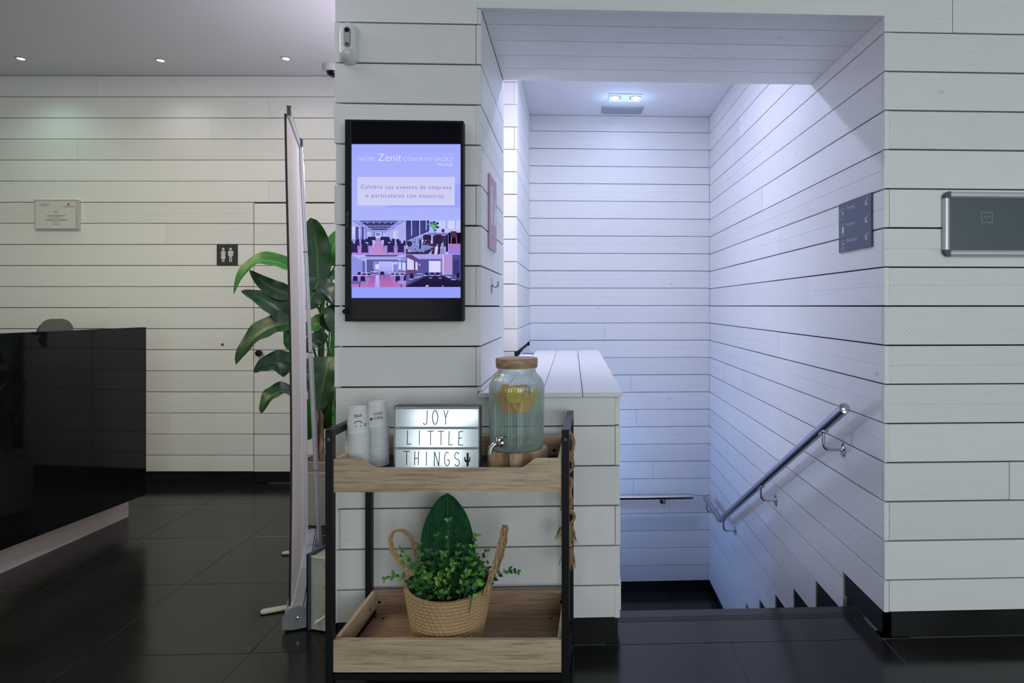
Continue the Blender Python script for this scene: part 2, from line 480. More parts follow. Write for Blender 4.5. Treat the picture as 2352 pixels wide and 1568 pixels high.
# ---- stair well: right wall with boards cut to the steps
NOSE, RISE, GO = 2.514, 0.167, 0.298
YV = [2.62 + GO * i for i in range(7)]
def S(Y):
    i = 0
    while i < 7 and Y > YV[i] + 1e-6: i += 1
    return -RISE * i + (0.095 if i == 0 else 0.09)
bm = B(); box(bm, (XR + T, FY + .16, -1.3), (XR + .16, YB + .16, CEIL)); wall_sr = struct('wall_stair_right', bm, M_back)
fr_sr = (V((XR, 0, 0)), V((0, 1, 0)), UP, V((-1, 0, 0)))
for k, a, b in rows(-1.17 + .09, CEIL):
    # front-most Y where the step line falls below the top of this row
    levels = [0.095] + [-RISE * i + .09 for i in range(1, 8)]
    start = FY + (0.0 if lap.get(k, k % 2) and k < 7 else T + .0008)
    poly = []
    pts = [start] + YV + [YB]
    low = []
    for i in range(len(pts) - 1):
        y0, y1 = pts[i], pts[i + 1]; lv = levels[i] if i < 8 else levels[-1]
        lo = max(a, lv + .002)
        if lo < b - .002:
            low.append((y0, lo)); low.append((y1, lo))
    if not low: continue
    ybeg = low[0][0]
    if low[0][1] <= a + 1e-5 and ybeg <= start + 1e-6:
        cuts = [start]
        for _ in range(2):
            if R.random() < .35: cuts.append(R.uniform(start + .7, YB - .3))
        if k == 0: cuts = [start, PX(1858, 650, XR).y]
        cuts = sorted(cuts) + [YB]
        for q in range(len(cuts) - 1):
            plank(wall_sr, fr_sr, cuts[q] + (.0008 if q else 0), cuts[q + 1] - .0008, a, b, m=M_wp, groove=R.random() < .3)
    else:
        P = []
        for p in low:
            if not P or (abs(p[0] - P[-1][0]) > 1e-6 or abs(p[1] - P[-1][1]) > 1e-6): P.append(p)
        Q = []
        for i, p in enumerate(P):
            if 0 < i < len(P) - 1 and abs(P[i - 1][1] - p[1]) < 1e-6 and abs(P[i + 1][1] - p[1]) < 1e-6: continue
            Q.append(p)
        poly = Q + [(YB, b), (ybeg, b)]
        plank(wall_sr, fr_sr, 0, 0, a, b, m=M_wp, poly=poly)
# back wall of the stair well
bm = B(); box(bm, (-0.6, YB + T, -1.3), (XR + .16, YB + .16, CEIL)); wall_sb = struct('wall_stair_back', bm, M_back)
fr_sb = (V((0, YB, 0)), V((1, 0, 0)), UP, V((0, -1, 0)))
XS = -0.357
for k, a, b in rows(-1.17 + .09, CEIL, 1.228, .145):
    cuts = [XS, XR - .0005]
    if R.random() < .35: cuts.insert(1, R.uniform(.1, .9))
    for q in range(len(cuts) - 1):
        plank(wall_sb, fr_sb, cuts[q] + .0008, cuts[q + 1] - .0008, a, b, m=M_wp, groove=R.random() < .55)
# stub column between lobby and stair well
YS = 4.07
bm = B(); box(bm, (-0.72, YS + T, 0), (XS - T, YB + .1, CEIL)); box(bm, (XS - .1, 4.40, -1.3), (XS - T, YB + .1, 0)); wall_sl = struct('wall_stair_left', bm, M_back)
fr_c = (V((0, YS, 0)), V((1, 0, 0)), UP, V((0, -1, 0)))
fr_c2 = (V((XS, 0, 0)), V((0, 1, 0)), UP, V((1, 0, 0)))
for k, a, b in rows(0.083, CEIL, 1.221, .145):
    e = k % 2
    plank(wall_sl, fr_c, -0.74, XS - (T if e else 0) - .0008, a, b, m=M_wp2)
    if b > .93: plank(wall_sl, fr_c2, YS + (0 if e else T + .0008), YB, a, b, m=M_wp2, groove=R.random() < .4)
for k, a, b in rows(-1.08, 0.90, 1.221, .145):
    plank(wall_sl, fr_c2, 4.41, YB, a, b, m=M_wp2)

# cap boards of the half wall
bm = B(); box(bm, (XP - .01, FY + .02, 0.890), (XH - .02, 4.37, 0.8965)); cap = struct('trim_1', bm, M_back)
cx = [px_cap + .002, -0.254, -0.109, 0.036, 0.183]
for i in range(4):
    bm = B(); x0, x1 = cx[i] + .0016, cx[i + 1] - .0016
    y0 = FY - .012 + R.uniform(-.001, .001)
    fr = (V((0, 0, 0.9145)), V((0, 1, 0)), V((1, 0, 0)), V((0, 0, 1)))
    bm = plank_mesh(fr, y0, 4.37 if i else 4.06, x0, x1, t=.0165)
    obj('plank', bm, M_wp2, cap)

# ---- lobby back wall (turned square to the viewer) with a flush boarded door
DB = 4.32
fr_lb = (FW * DB, RT, UP, -FW)
SB = lambda px: (px - CX) / F * DB
def rbox(bm, frame, s0, s1, z0, z1, m0, m1, bev=0): O, d, h, n = frame; return obox(bm, O, d, n, h, s0, s1, m0, m1, z0, z1, bev)
bm = B(); rbox(bm, fr_lb, -6.6, SB(583) - .004, 0, CEIL, -.2, -T)
rbox(bm, fr_lb, SB(583) - .005, SB(583) + .93, 1.93, CEIL, -.2, -T)
rbox(bm, fr_lb, SB(583) + .925, -.55, 0, CEIL, -.2, -T)
wall_back = struct('wall_back', bm, M_back)
joint = {10: [223], 9: [617], 8: [483], 7: [179], 6: [28], 5: [618], 3: [382], -6: [390], 0: [-400, 250], -3: [-300]}
ZD = 1.228 + .145 * 0
for k, a, b in rows(0.083, CEIL, 1.213, .1452):
    ends = [-6.6] + [SB(p) for p in joint.get(k, [R.uniform(-900, -100)])]
    if k <= 4:
        ends = [e for e in ends if e < SB(583)] + [SB(583) - .0025]
        segs = [(ends[i], ends[i + 1]) for i in range(len(ends) - 1)] + [(SB(583) + .927, -.56)]
    else:
        ends = ends + [-.56]; segs = [(ends[i], ends[i + 1]) for i in range(len(ends) - 1)]
    gr = R.random() < .25
    for s0, s1 in segs:
        plank(wall_back, fr_lb, s0 + .0007, s1 - .0007, a, b, m=M_wp2, groove=gr)
bm = B(); rbox(bm, fr_lb, SB(583) + .003, SB(583) + .92, .012, 1.928, -.06, -T); door = struct('door_1', bm, M_back)
for k, a, b in rows(0.083, 1.934, 1.213, .1452):
    plank(door, fr_lb, SB(583) + .003, SB(583) + .92, a - .001, b - .001, m=M_wp2, groove=R.random() < .3, off=.0005)
kp = C(599, 810, DB)
bm = B(); lathe(bm, [(.0001, .0), (.012, 0), (.012, .014), (.021, .018), (.024, .028), (.020, .038), (.0001, .041)], kp, 20, M=rotto(-FW))
obj('door_knob', bm, M_black, door, smooth=True)
bm = B(); rbox(bm, fr_lb, SB(583) + .004, SB(583) + .92, .006, .0805, -.03, -.006); obj('door_skirting', bm, M_skirt, door)

# ---- baseboards
def skirt(name, frame, segs, z0, z1, m0=-.03, m1=-.008):
    bm = B()
    for s0, s1 in segs: rbox(bm, frame, s0, s1, z0, z1, m0, m1)
    return struct(name, bm, M_skirt)
skirt('baseboard_right', fr_front, [(XR + .007, 4.6)], 0, .093)
skirt('baseboard_center', fr_front, [(XL + .008, XH - .008)], 0, .095)
skirt('baseboard_center_stair', fr_hr, [(FY + .009, 2.62)], 0, .095)
skirt('baseboard_center_left', fr_pl, [(FY + .009, SOFY)], 0, .095)
skirt('baseboard_back', fr_lb, [(-6.6, SB(366)), (SB(366) + .001, SB(583) - .003), (SB(583) + .93, -.57)], 0, .081)
# stepped skirting down the stair wall
bm = B()
fs0 = FY + .008
poly_prism(bm, [(fs0, 0), (YV[0] - .002, 0), (YV[0] - .002, .093), (fs0, .093)], *fr_sr[:3], fr_sr[3], -.03, -.007)
for i in range(1, 7):
    z = -RISE * i
    poly_prism(bm, [(YV[i - 1] - .002, z - .05), (YV[i] - .002, z - .05), (YV[i] - .002, z + .089), (YV[i - 1] - .002, z + .089)], *fr_sr[:3], fr_sr[3], -.03, -.007)
z = -RISE * 7
poly_prism(bm, [(YV[6] - .002, z), (YB, z), (YB, z + .089), (YV[6] - .002, z + .089)], *fr_sr[:3], fr_sr[3], -.03, -.007)
rbox(bm, fr_sb, XS, XR + .01, z, z + .089, -.03, -.007)
struct('baseboard_stair', bm, M_skirt)

# ---- ceiling
bm = B(); box(bm, (-6.8, -4.7, CEIL), (4.8, YB + .2, CEIL + .1)); struct('ceiling', bm, M_plaster)
# ---- rest of the lobby behind the photographer
M_lobby = mat('lobby_white_paint', (0.62, 0.62, 0.60), .7)
bm = B(); box(bm, (-6.8, -4.6, 0), (-6.6, 5.2, CEIL)); struct('wall_left', bm, M_lobby)
bm = B(); box(bm, (4.6, -4.6, 0), (4.8, FY + .2, CEIL)); struct('wall_right_side', bm, M_lobby)
bm = B()
wins = [(-4.7, -1.7), (0.7, 4.1)]  # assumed windows, out of view, where the added daylight enters
xs = [-6.8] + [q for wv in wins for q in wv] + [4.8]
for i in range(0, len(xs), 2): box(bm, (xs[i], -4.7, 0), (xs[i + 1], -4.5, CEIL))
for x0, x1 in wins: box(bm, (x0, -4.7, 0), (x1, -4.5, .35)); box(bm, (x0, -4.7, 2.62), (x1, -4.5, CEIL))
struct('wall_front', bm, M_lobby)
for i, (x0, x1) in enumerate(wins):
    bm = B()
    for x in (x0, (x0 + x1) / 2 - .03, x1 - .06): box(bm, (x, -4.62, .35), (x + .06, -4.56, 2.62))
    for zz in (.35, 2.56): box(bm, (x0, -4.62, zz), (x1, -4.56, zz + .06))
    struct('window_%d' % (i + 1), bm, M_black)

# ---- floor: slab with individual slate tiles near the view
bm = B()
box(bm, (-6.8, -4.7, -.12), (4.8, FY + .06, -.0015)); box(bm, (-6.8, FY + .005, -.12), (XL + .05, 4.75, -.0015)); box(bm, (XL + .05, SOFY - .1, -.12), (XP, 4.5, -.0015))
box(bm, (XH - .05, FY + .005, -.12), (XR + .1, NOSE - .02, -.0015))
floor = struct('floor', bm, M_grout)
TS = .570
def tile(x0, x1, y0, y1, grooves=()):
    g = .0011
    bm = B(); box(bm, (x0 + g, y0 + g, -.009), (x1 - g, y1 - g, 0.0))
    bmesh.ops.bevel(bm, geom=[e for e in bm.edges if all(v.co.z > -.001 for v in e.verts)], offset=.0008, segments=1, affect='EDGES')
    o = obj('tile', bm, M_tile, floor); return o
for i in range(-9, 6):
    x0 = TS * i + .003
    for j in range(-4, 4):
        y0 = FY - .002 + TS * j; x1 = x0 + TS; y1 = y0 + TS
        if j < 0:
            tile(x0, x1, y0, y1)
        else:
            if x0 < XL - .02 and y0 < 4.45:
                xx1 = min(x1, XL + .02); yy1 = min(y1, 4.50)
                if xx1 - x0 > .03 and yy1 - y0 > .03: tile(x0, xx1, y0, yy1)
for x0, x1 in ((XH - .008, 1.143),):
    tile(x0, x1, FY - .002, NOSE - .0905)
obx = B(); box(obx, (-6.8, -4.6, -.009), (4.8, FY - .002 - 4 * TS, -.0002)); obj('tile', obx, M_tile, floor)
obx = B(); box(obx, (-6.8, FY - 4 * TS, -.009), (-9 * TS, 4.6, -.0003)); obj('tile', obx, M_tile, floor)
obx = B(); box(obx, (6 * TS + .003, FY - 4 * TS, -.009), (4.8, FY + .02, -.0003)); obj('tile', obx, M_tile, floor)

# ---- stairs
stairs = thing('stairs', 'dark slate staircase going down behind the half wall to a landing', 'stairs', (0.66, NOSE, 0))
bm = B()
yy = NOSE - .089
box(bm, (XH - .002, yy, -.03), (XR + .004, yy + .088, -.004))
for q0, q1 in ((0, .006), (.0095, .0185), (.022, .031), (.0345, .089)):
    box(bm, (XH - .002, yy + q0, -.03), (XR + .004, yy + q1, 0))
obj('nosing', bm, M_tile, stairs)
for i in range(1, 8):
    z = -RISE * i; y0 = NOSE + GO * (i - 1)
    bm = B(); box(bm, (XH, y0 - .02, z + .0), (XR + .01, y0 - .005, z + RISE - .03)); obj('riser', bm, M_skirt, stairs)
    if i < 7:
        bm = B(); box(bm, (XH, y0 - .02, z - .03), (XR + .01, y0 + GO, z), bev=.002); obj('tread', bm, M_tile, stairs)
z = -RISE * 7
for x0, x1 in ((XS, .25), (.25, .82), (.82, 1.15)):
    for y0, y1 in ((4.28, 4.70), (4.70, YB)):
        bm = B(); box(bm, (x0 + .0015, y0 + .0015, z - .03), (x1 - .0015, y1 - .0015, z)); obj('landing_tile', bm, M_tile, stairs)
bm = B(); box(bm, (XS, 4.28, z - .1), (XR, YB, z - .0305)); obj('landing_base', bm, M_grout, stairs)

# ================================================================== lettering helpers
def text_bm(body, size, O, d, h, n, align='CENTER', xs=1.0, thin=0.0, th=.0006, space=1.0):
    cu = bpy.data.curves.new('t', 'FONT'); cu.body = body; cu.size = 1.0; cu.align_x = align; cu.offset = thin; cu.space_character = space
    cu.resolution_u = 3
    o = bpy.data.objects.new('t', cu); COL.objects.link(o)
    dg = bpy.context.evaluated_depsgraph_get(); dg.update()
    me = bpy.data.meshes.new_from_object(o.evaluated_get(dg))
    bm = B(); bm.from_mesh(me)
    bpy.data.objects.remove(o); bpy.data.curves.remove(cu); bpy.data.meshes.remove(me)
    if th > 0:
        r = bmesh.ops.extrude_face_region(bm, geom=list(bm.faces))
        for v in [g for g in r['geom'] if isinstance(g, bmesh.types.BMVert)]: v.co.z += 1
    for v in bm.verts:
        v.co = O + d * (v.co.x * size * xs) + h * (v.co.y * size) + n * (v.co.z * th)
    return bm
def put_text(parent, body, size, O, fr, m=None, **kw):
    d, h, n = fr
    bm = text_bm(body, size, O, d, h, n, **kw)
    return obj('lettering', bm, m or M_print, parent)
def polys_obj(name, polys, O, fr, m, parent, th=.0006):
    d, h, n = fr; bm = B()
    for p in polys: poly_prism(bm, p, O, d, h, n, 0, th)
    return obj(name, bm, m, parent)

class Paint:
    """flat picture built as thin coloured layers for a lit screen"""
    def __init__(s, pt): s.bm = B(); s.lay = s.bm.loops.layers.color.new('Col') if False else s.bm.loops.layers.float_color.new('Col'); s.k = 0; s.pt = pt
    def poly(s, pts, c, c2=None):
        s.k += 1
        vs = [s.bm.verts.new(s.pt(x, y, s.k)) for x, y in pts]
        f = s.bm.faces.new(vs); a = s2l(c); b = s2l(c2) if c2 else a
        ys = [p[1] for p in pts]; y0, y1 = min(ys), max(ys)
        for lp, p in zip(f.loops, pts):
            t = (p[1] - y0) / (y1 - y0 + 1e-9)
            lp[s.lay] = (*[a[i] * (1 - t) + b[i] * t for i in range(3)], 1)
    def rect(s, x0, y0, x1, y1, c, c2=None): s.poly([(x0, y0), (x1, y0), (x1, y1), (x0, y1)], c, c2)
    def ell(s, cx, cy, rx, ry, c, n=12): s.poly([(cx + rx * math.cos(2 * PI * i / n), cy + ry * math.sin(2 * PI * i / n)) for i in range(n)], c)

# ================================================================== television on the pillar
tvY = FY - .050
fr_f = (V((1, 0, 0)), UP, V((0, -1, 0)))
p0 = PY(793, 738, tvY); p1 = PY(1065, 278, tvY)
tv = thing('television', 'black portrait television on the pillar showing a lilac event advert', 'television', ((p0.x + p1.x) / 2, FY, p0.z))
bm = B(); box(bm, (p0.x, tvY + .004, p0.z), (p1.x, FY - .014, p1.z), bev=.004); box(bm, (p0.x + .08, FY - .016, p0.z + .12), (p1.x - .08, FY - .0005, p1.z - .12))
obj('body', bm, M_bezel, tv)
q0 = PY(808, 733, tvY); q1 = PY(1058, 284, tvY)
bm = B()
for a, b in (((p0.x, p0.z), (q0.x, p1.z)), ((q1.x, p0.z), (p1.x, p1.z)), ((q0.x, p0.z), (q1.x, q0.z)), ((q0.x, q1.z), (q1.x, p1.z))):
    box(bm, (a[0], tvY - .004, a[1]), (b[0], tvY + .006, b[1]), bev=.0015)
obj('bezel', bm, M_bezel, tv)
bm = B(); box(bm, (q0.x, tvY - .0005, q0.z), (q1.x, tvY + .004, q1.z)); obj('screen_glass', bm, mat('dark_screen', (.004, .0045, .010), .16, Specular_IOR_Level=.12), tv)
bm = B(); box(bm, (q0.x - .0012, tvY - .0046, q0.z), (q0.x - .0004, tvY - .004, q1.z)); obj('bezel_line', bm, M_greyplas, tv)
P = Paint(lambda x, y, k: PY(x, y, tvY - .0007 - .000012 * k))
P.rect(806.5, 331, 1058, 684, (158, 166, 252), (152, 160, 252))
P.poly([(806.5, 331), (1058, 331), (1058, 420), (806.5, 500)], (163, 170, 253), (176, 184, 253))
P.rect(806.5, 476, 1058, 507, (170, 178, 252), (172, 182, 250))
P.rect(821, 406, 1044.5, 471.5, (203, 203, 246), (207, 207, 247))
zx = lambda x: 795 + x / 7.84
zy = lambda y: 490 + y / 7.84
def Z(pts, c, c2=None): P.poly([(zx(x), zy(y)) for x, y in pts], c, c2)
def ZR(x0, y0, x1, y1, c, c2=None): Z([(x0, y0), (x1, y0), (x1, y1), (x0, y1)], c, c2)
navy, dk = (44, 40, 88), (30, 26, 62)
# picture 1: long room with two blocks of chairs
ZR(95, 128, 1078, 745, (176, 176, 244))
Z([(95, 128), (1078, 128), (760, 345), (420, 345)], (140, 142, 226))
Z([(235, 132), (940, 132), (725, 300), (475, 300)], (60, 60, 120))
for yy_, a_, b_ in ((150, 180, 1000), (222, 240, 950), (262, 350, 830), (300, 440, 740)): ZR(a_, yy_, b_, yy_ + 7, (190, 196, 250))
for x in (385, 495, 600, 705, 812): P.ell(zx(x), zy(170), 1.1, 1.0, (240, 240, 255))
for x in (365, 440, 515, 595, 670, 745, 830): P.ell(zx(x), zy(232), .7, .6, (225, 225, 255))
Z([(95, 225), (370, 310), (520, 340), (520, 430), (95, 520)], (150, 155, 235))
for x0, x1, y0, y1 in ((100, 165, 235, 460), (228, 250, 275, 450), (262, 275, 285, 445), (385, 410, 330, 425), (425, 445, 335, 420)): ZR(x0, y0, x1, y1, (205, 212, 255), (185, 190, 250))
for x0, x1 in ((168, 226), (252, 260), (276, 320)): ZR(x0, 240, x1, 470, (80, 80, 150))
ZR(320, 235, 370, 470, (120, 128, 215), (150, 150, 235)); ZR(325, 235, 333, 480, (215, 220, 255))
ZR(520, 335, 655, 440, (196, 200, 252)); ZR(535, 350, 615, 408, (90, 96, 170), (150, 160, 220)); ZR(505, 335, 518, 420, (70, 70, 130)); ZR(643, 335, 656, 420, (70, 70, 130))
Z([(720, 330), (1078, 210), (1078, 560), (720, 440)], (172, 172, 238)); ZR(848, 320, 880, 450, (200, 205, 255)); Z([(880, 300), (935, 280), (935, 470), (880, 450)], (190, 192, 248))
Z([(555, 440), (605, 440), (720, 745), (440, 745)], (172, 136, 206), (196, 138, 200))
Z([(95, 540), (480, 520), (440, 745), (95, 745)], (160, 130, 215), (178, 140, 220)); Z([(650, 560), (1078, 560), (1078, 745), (700, 745)], (160, 130, 215), (178, 140, 220))
def chair(cx, top, w_, h_, leg, c=navy):
    Z([(cx - w_ * .42, top), (cx + w_ * .42, top), (cx + w_ * .5, top + h_), (cx - w_ * .5, top + h_)], c)
    for s_ in (-.46, .42): ZR(cx + w_ * s_, top + h_, cx + w_ * s_ + w_ * .06, top + h_ + leg, (28, 26, 60))
for cx_, t_, w_, h_ in ((460, 420, 160, 60), (700, 420, 180, 60), (375, 455, 80, 60), (300, 465, 70, 60), (210, 465, 60, 60), (765, 460, 80, 60), (850, 455, 60, 60), (930, 460, 60, 60)):
    chair(cx_, t_, w_, h_, 20, (40, 38, 84))
for cx_, t_, w_, h_, l_ in ((435, 480, 80, 100, 90), (310, 480, 80, 70, 30), (200, 485, 90, 95, 50), (715, 480, 80, 100, 80), (840, 490, 80, 90, 50), (950, 490, 80, 90, 50), (1050, 490, 50, 90, 50), (150, 540, 120, 165, 38), (335, 540, 125, 165, 38), (800, 535, 125, 165, 38), (985, 535, 120, 165, 38), (110, 495, 30, 80, 10)):
    chair(cx_, t_, w_, h_, l_)
# picture 2: dining tables with plant
ZR(1078, 128, 2063, 742, (182, 184, 246))
Z([(1078, 128), (1500, 128), (1495, 320), (1110, 490), (1078, 560)], (52, 52, 112), (70, 72, 140))
for x in (1172, 1318, 1435): ZR(x, 130, x + 14, 400 if x < 1400 else 300, (200, 205, 255))
for x in (1210, 1240, 1350, 1380, 1405, 1460): ZR(x, 135, x + 6, 380 if x < 1400 else 300, (82, 86, 165))
Z([(1120, 500), (1500, 330), (1500, 540), (1110, 620)], (150, 156, 232))
for x in (1200, 1240, 1290, 1340, 1390): ZR(x, 440, x + 18, 560, (110, 112, 190))
ZR(1640, 130, 2063, 345, (196, 200, 252)); ZR(1800, 130, 1815, 345, (140, 140, 220)); ZR(1965, 130, 1975, 345, (140, 140, 220)); ZR(1840, 130, 1955, 300, (208, 210, 255))
ZR(1780, 275, 2063, 345, (190, 190, 246)); ZR(1840, 345, 2063, 545, (18, 14, 34)); ZR(1840, 545, 2063, 735, (172, 120, 190), (150, 130, 226))
ZR(1500, 350, 1840, 390, (120, 120, 200)); ZR(1795, 385, 1835, 690, (30, 28, 62)); ZR(1560, 400, 1800, 600, (54, 48, 92))
for cx_, cy_, c_ in ((1590, 200, (26, 60, 60)), (1540, 220, (80, 130, 140)), (1640, 180, (30, 50, 80)), (1580, 160, (40, 70, 90)), (1620, 240, (60, 120, 110)), (1570, 260, (96, 170, 120)), (1500, 190, (120, 150, 190)), (1650, 250, (50, 90, 100)), (1600, 300, (70, 120, 110)), (1540, 170, (70, 90, 140)), (1560, 215, (90, 190, 90)), (1610, 205, (70, 150, 90))):
    Z([(cx_ - 38, cy_ + 8), (cx_, cy_ - 26), (cx_ + 36, cy_ - 6), (cx_ + 4, cy_ + 26)], c_)
ZR(1592, 290, 1600, 380, (50, 80, 70)); Z([(1880, 320), (1985, 320), (2005, 430), (1875, 430)], (76, 50, 78)); Z([(1890, 430), (1905, 430), (1895, 550), (1883, 550)], (150, 110, 130)); Z([(1975, 430), (1988, 430), (2000, 550), (1988, 550)], (150, 110, 130))
for cx_ in (1460, 1660): Z([(cx_ - 75, 400), (cx_ - 40, 380), (cx_ + 50, 380), (cx_ + 75, 410), (cx_ + 70, 540), (cx_ - 70, 540)], (48, 36, 66))
P.ell(zx(1140), zy(545), 6.5, 7, (60, 38, 62)); P.ell(zx(1745), zy(310), 4, 4.5, (80, 60, 100))
Z([(1078, 640), (1400, 540), (1640, 545), (1480, 735), (1078, 735)], (60, 46, 84)); Z([(1100, 600), (1380, 560), (1600, 600), (1400, 680), (1110, 700)], (128, 134, 200))
rr = random.Random(3)
for _ in range(46):
    x, y = rr.uniform(1110, 1600), rr.uniform(470, 715)
    if x + (y - 470) * .2 > 1600: continue
    Z([(x, y), (x + rr.uniform(8, 26), y + rr.uniform(-4, 4)), (x + rr.uniform(10, 26), y + rr.uniform(8, 26)), (x - 2, y + rr.uniform(6, 18))], rr.choice([(225, 228, 255), (150, 158, 225), (40, 40, 84), (190, 196, 250), (24, 26, 50)]))
ZR(1318, 480, 1345, 640, (16, 26, 30)); ZR(1325, 445, 1338, 485, (40, 70, 50))
for k_ in range(4): Z([(1530 + 55 * k_, 735), (1560 + 52 * k_, 640 - 30 * k_), (1600 + 50 * k_, 560 - 18 * k_), (1590 + 52 * k_, 735)], (64, 34, 52) if k_ % 2 == 0 else (206, 200, 250))
Z([(1680, 735), (1745, 500), (1790, 735)], (140, 140, 210)); ZR(1800, 520, 1812, 690, (30, 28, 62))
# picture 3: meeting room with screen
ZR(95, 750, 1078, 1330, (150, 150, 226)); Z([(95, 750), (1078, 750), (930, 860), (360, 860)], (176, 184, 250)); Z([(330, 752), (960, 752), (900, 775), (370, 775)], (46, 46, 100)); ZR(260, 795, 1050, 803, (70, 70, 130)); ZR(380, 815, 950, 822, (215, 220, 255)); ZR(360, 825, 940, 860, (96, 96, 170))
Z([(95, 770), (300, 860), (300, 1100), (95, 1110)], (142, 144, 226)); ZR(293, 860, 345, 1090, (100, 98, 176)); ZR(345, 830, 368, 1080, (186, 192, 250)); ZR(368, 850, 590, 1090, (92, 88, 160)); ZR(485, 860, 590, 1070, (136, 134, 214)); ZR(590, 868, 828, 1045, (186, 186, 250), (170, 168, 240)); ZR(525, 915, 592, 1005, (212, 214, 255))
ZR(828, 880, 930, 1060, (190, 196, 252)); ZR(852, 915, 925, 1070, (130, 130, 208)); ZR(935, 850, 1078, 1080, (110, 116, 196)); Z([(945, 870), (990, 875), (990, 1020), (945, 1010)], (200, 210, 255)); Z([(1010, 880), (1070, 885), (1070, 1030), (1010, 1020)], (200, 210, 255))
Z([(95, 1100), (1078, 1080), (1078, 1330), (95, 1330)], (150, 118, 206), (184, 122, 190)); Z([(440, 1120), (780, 1110), (870, 1330), (380, 1330)], (150, 100, 178), (186, 112, 180)); Z([(535, 1110), (590, 1110), (610, 1330), (515, 1330)], (190, 190, 255), (170, 160, 245))
for cx_, t_, w_, h_, l_ in ((235, 1055, 60, 50, 0), (325, 1052, 60, 55, 0), (415, 1050, 60, 90, 20), (478, 1015, 35, 40, 0), (650, 1045, 80, 60, 30), (838, 1055, 55, 50, 0), (920, 1055, 55, 50, 0), (1010, 1055, 55, 50, 0), (165, 1115, 90, 110, 60), (300, 1115, 90, 110, 60), (930, 1110, 85, 115, 70), (1080, 1095, 90, 115, 20)):
    chair(cx_, t_, w_, h_, l_, (38, 34, 78))
for x0, x1, y in ((95, 450, 1112), (270, 440, 1062), (445, 580, 1038), (800, 1060, 1108), (760, 1070, 1064)): ZR(x0, y, x1, y + 14, (190, 194, 246)); 
Z([(95, 1215), (310, 1215), (250, 1270), (95, 1270)], (100, 100, 176)); ZR(235, 1270, 250, 1325, dk); Z([(925, 1210), (1078, 1210), (1078, 1275), (975, 1275)], (150, 156, 230)); ZR(985, 1275, 1000, 1325, dk)
# picture 4: boardroom
ZR(1078, 742, 2063, 1325, (96, 90, 164)); Z([(1180, 742), (1740, 742), (1740, 820), (1300, 820)], (172, 160, 232)); Z([(1078, 742), (1180, 742), (1300, 830), (1290, 1080), (1110, 1100), (1078, 1180)], (96, 72, 122)); Z([(1097, 795), (1220, 850), (1220, 1015), (1097, 1015)], (206, 208, 254)); Z([(1248, 865), (1287, 880), (1287, 1022), (1248, 1020)], (206, 208, 254))
ZR(1300, 830, 1490, 1090, (84, 84, 156)); ZR(1312, 905, 1332, 940, (214, 200, 240)); ZR(1308, 945, 1330, 1010, (160, 50, 96)); ZR(1490, 855, 1700, 1060, (216, 214, 252)); ZR(1700, 830, 1755, 1060, (150, 116, 190)); ZR(1735, 742, 1760, 1110, (196, 196, 250)); ZR(1760, 742, 1912, 1110, (178, 146, 208)); Z([(1912, 742), (2063, 742), (2063, 1090), (1912, 1130)], (80, 74, 146)); Z([(1930, 850), (2040, 820), (2040, 1090), (1930, 1110)], (56, 58, 118))
for x in (1450, 1548, 1650): chair(x, 1065, 60, 60, 0, dk)
ZR(1270, 1080, 1380, 1090, (200, 200, 220)); chair(1180, 1082, 65, 90, 0, dk); chair(2015, 1072, 60, 110, 0, dk)
Z([(1400, 1110), (1740, 1105), (1760, 1320), (1078, 1322), (1078, 1290)], (84, 84, 150), (44, 42, 92)); Z([(1430, 1130), (1740, 1125), (2063, 1210), (2063, 1322), (1078, 1322)], (36, 32, 70), (28, 24, 56)); Z([(1740, 1108), (1900, 1105), (2063, 1180), (2063, 1212)], (78, 76, 140))
for x, y in ((1400, 1110), (1520, 1110), (1635, 1110), (1300, 1130), (1240, 1148), (1140, 1175), (1795, 1130), (1830, 1150), (1890, 1185)): Z([(x, y), (x + 70, y), (x + 60 + (30 if x > 1700 else -10), y + 12), (x - (5 if x > 1700 else 20), y + 12)], (200, 204, 252))
Z([(1495, 1150), (1550, 1150), (1545, 1175), (1490, 1175)], (120, 110, 170)); Z([(1660, 1150), (1715, 1150), (1725, 1175), (1670, 1175)], (150, 110, 150)); Z([(1425, 1318), (1440, 1288), (1485, 1288), (1480, 1318)], (210, 170, 200)); Z([(1730, 1318), (1735, 1285), (1755, 1318)], (190, 190, 230))
obj('screen_image', P.bm, emis_attr('screen_light', 1.0), tv)
E_w = emis('screen_white_text', s2l((226, 228, 255))); E_p = emis('screen_purple_text', s2l((84, 66, 122)))
def tvtxt(body, x0, x1, ybase, cap, m, thin=0.0, **kw):
    """text fitted between two columns with its baseline on a row"""
    O = PY(x0, ybase, tvY - .0045)
    bm = text_bm(body, 1.0, V((0, 0, 0)), *fr_f, align='LEFT', thin=thin, th=0, **kw)
    xs_ = [v.co.x for v in bm.verts]; zs_ = [v.co.z for v in bm.verts]
    W = PY(x1, ybase, tvY).x - O.x; sx = W / (max(xs_) - min(xs_)); sz = cap / .729
    mx = min(xs_)
    for v in bm.verts: v.co = V((O.x + (v.co.x - mx) * sx, O.y, O.z + v.co.z * sz))
    return obj('lettering', bm, m, tv)
pxm = 1 / 645.0
tvtxt('HOTEL', 826, 862, 369.5, 9.5 * pxm, E_w, thin=-.018)
tvtxt('Zenit', 868, 923, 369.5, 17.5 * pxm, E_w, thin=-.008)
tvtxt('CONDE DE ORGAZ', 927, 1040, 369.5, 9.5 * pxm, E_w, thin=-.018)
tvtxt('MADRID', 1004, 1041, 380.5, 6.2 * pxm, E_w, thin=-.004)
tvtxt('Celebre sus eventos de empresa', 829, 1037, 433, 9.6 * pxm, E_p, thin=-.012, space=1.12)
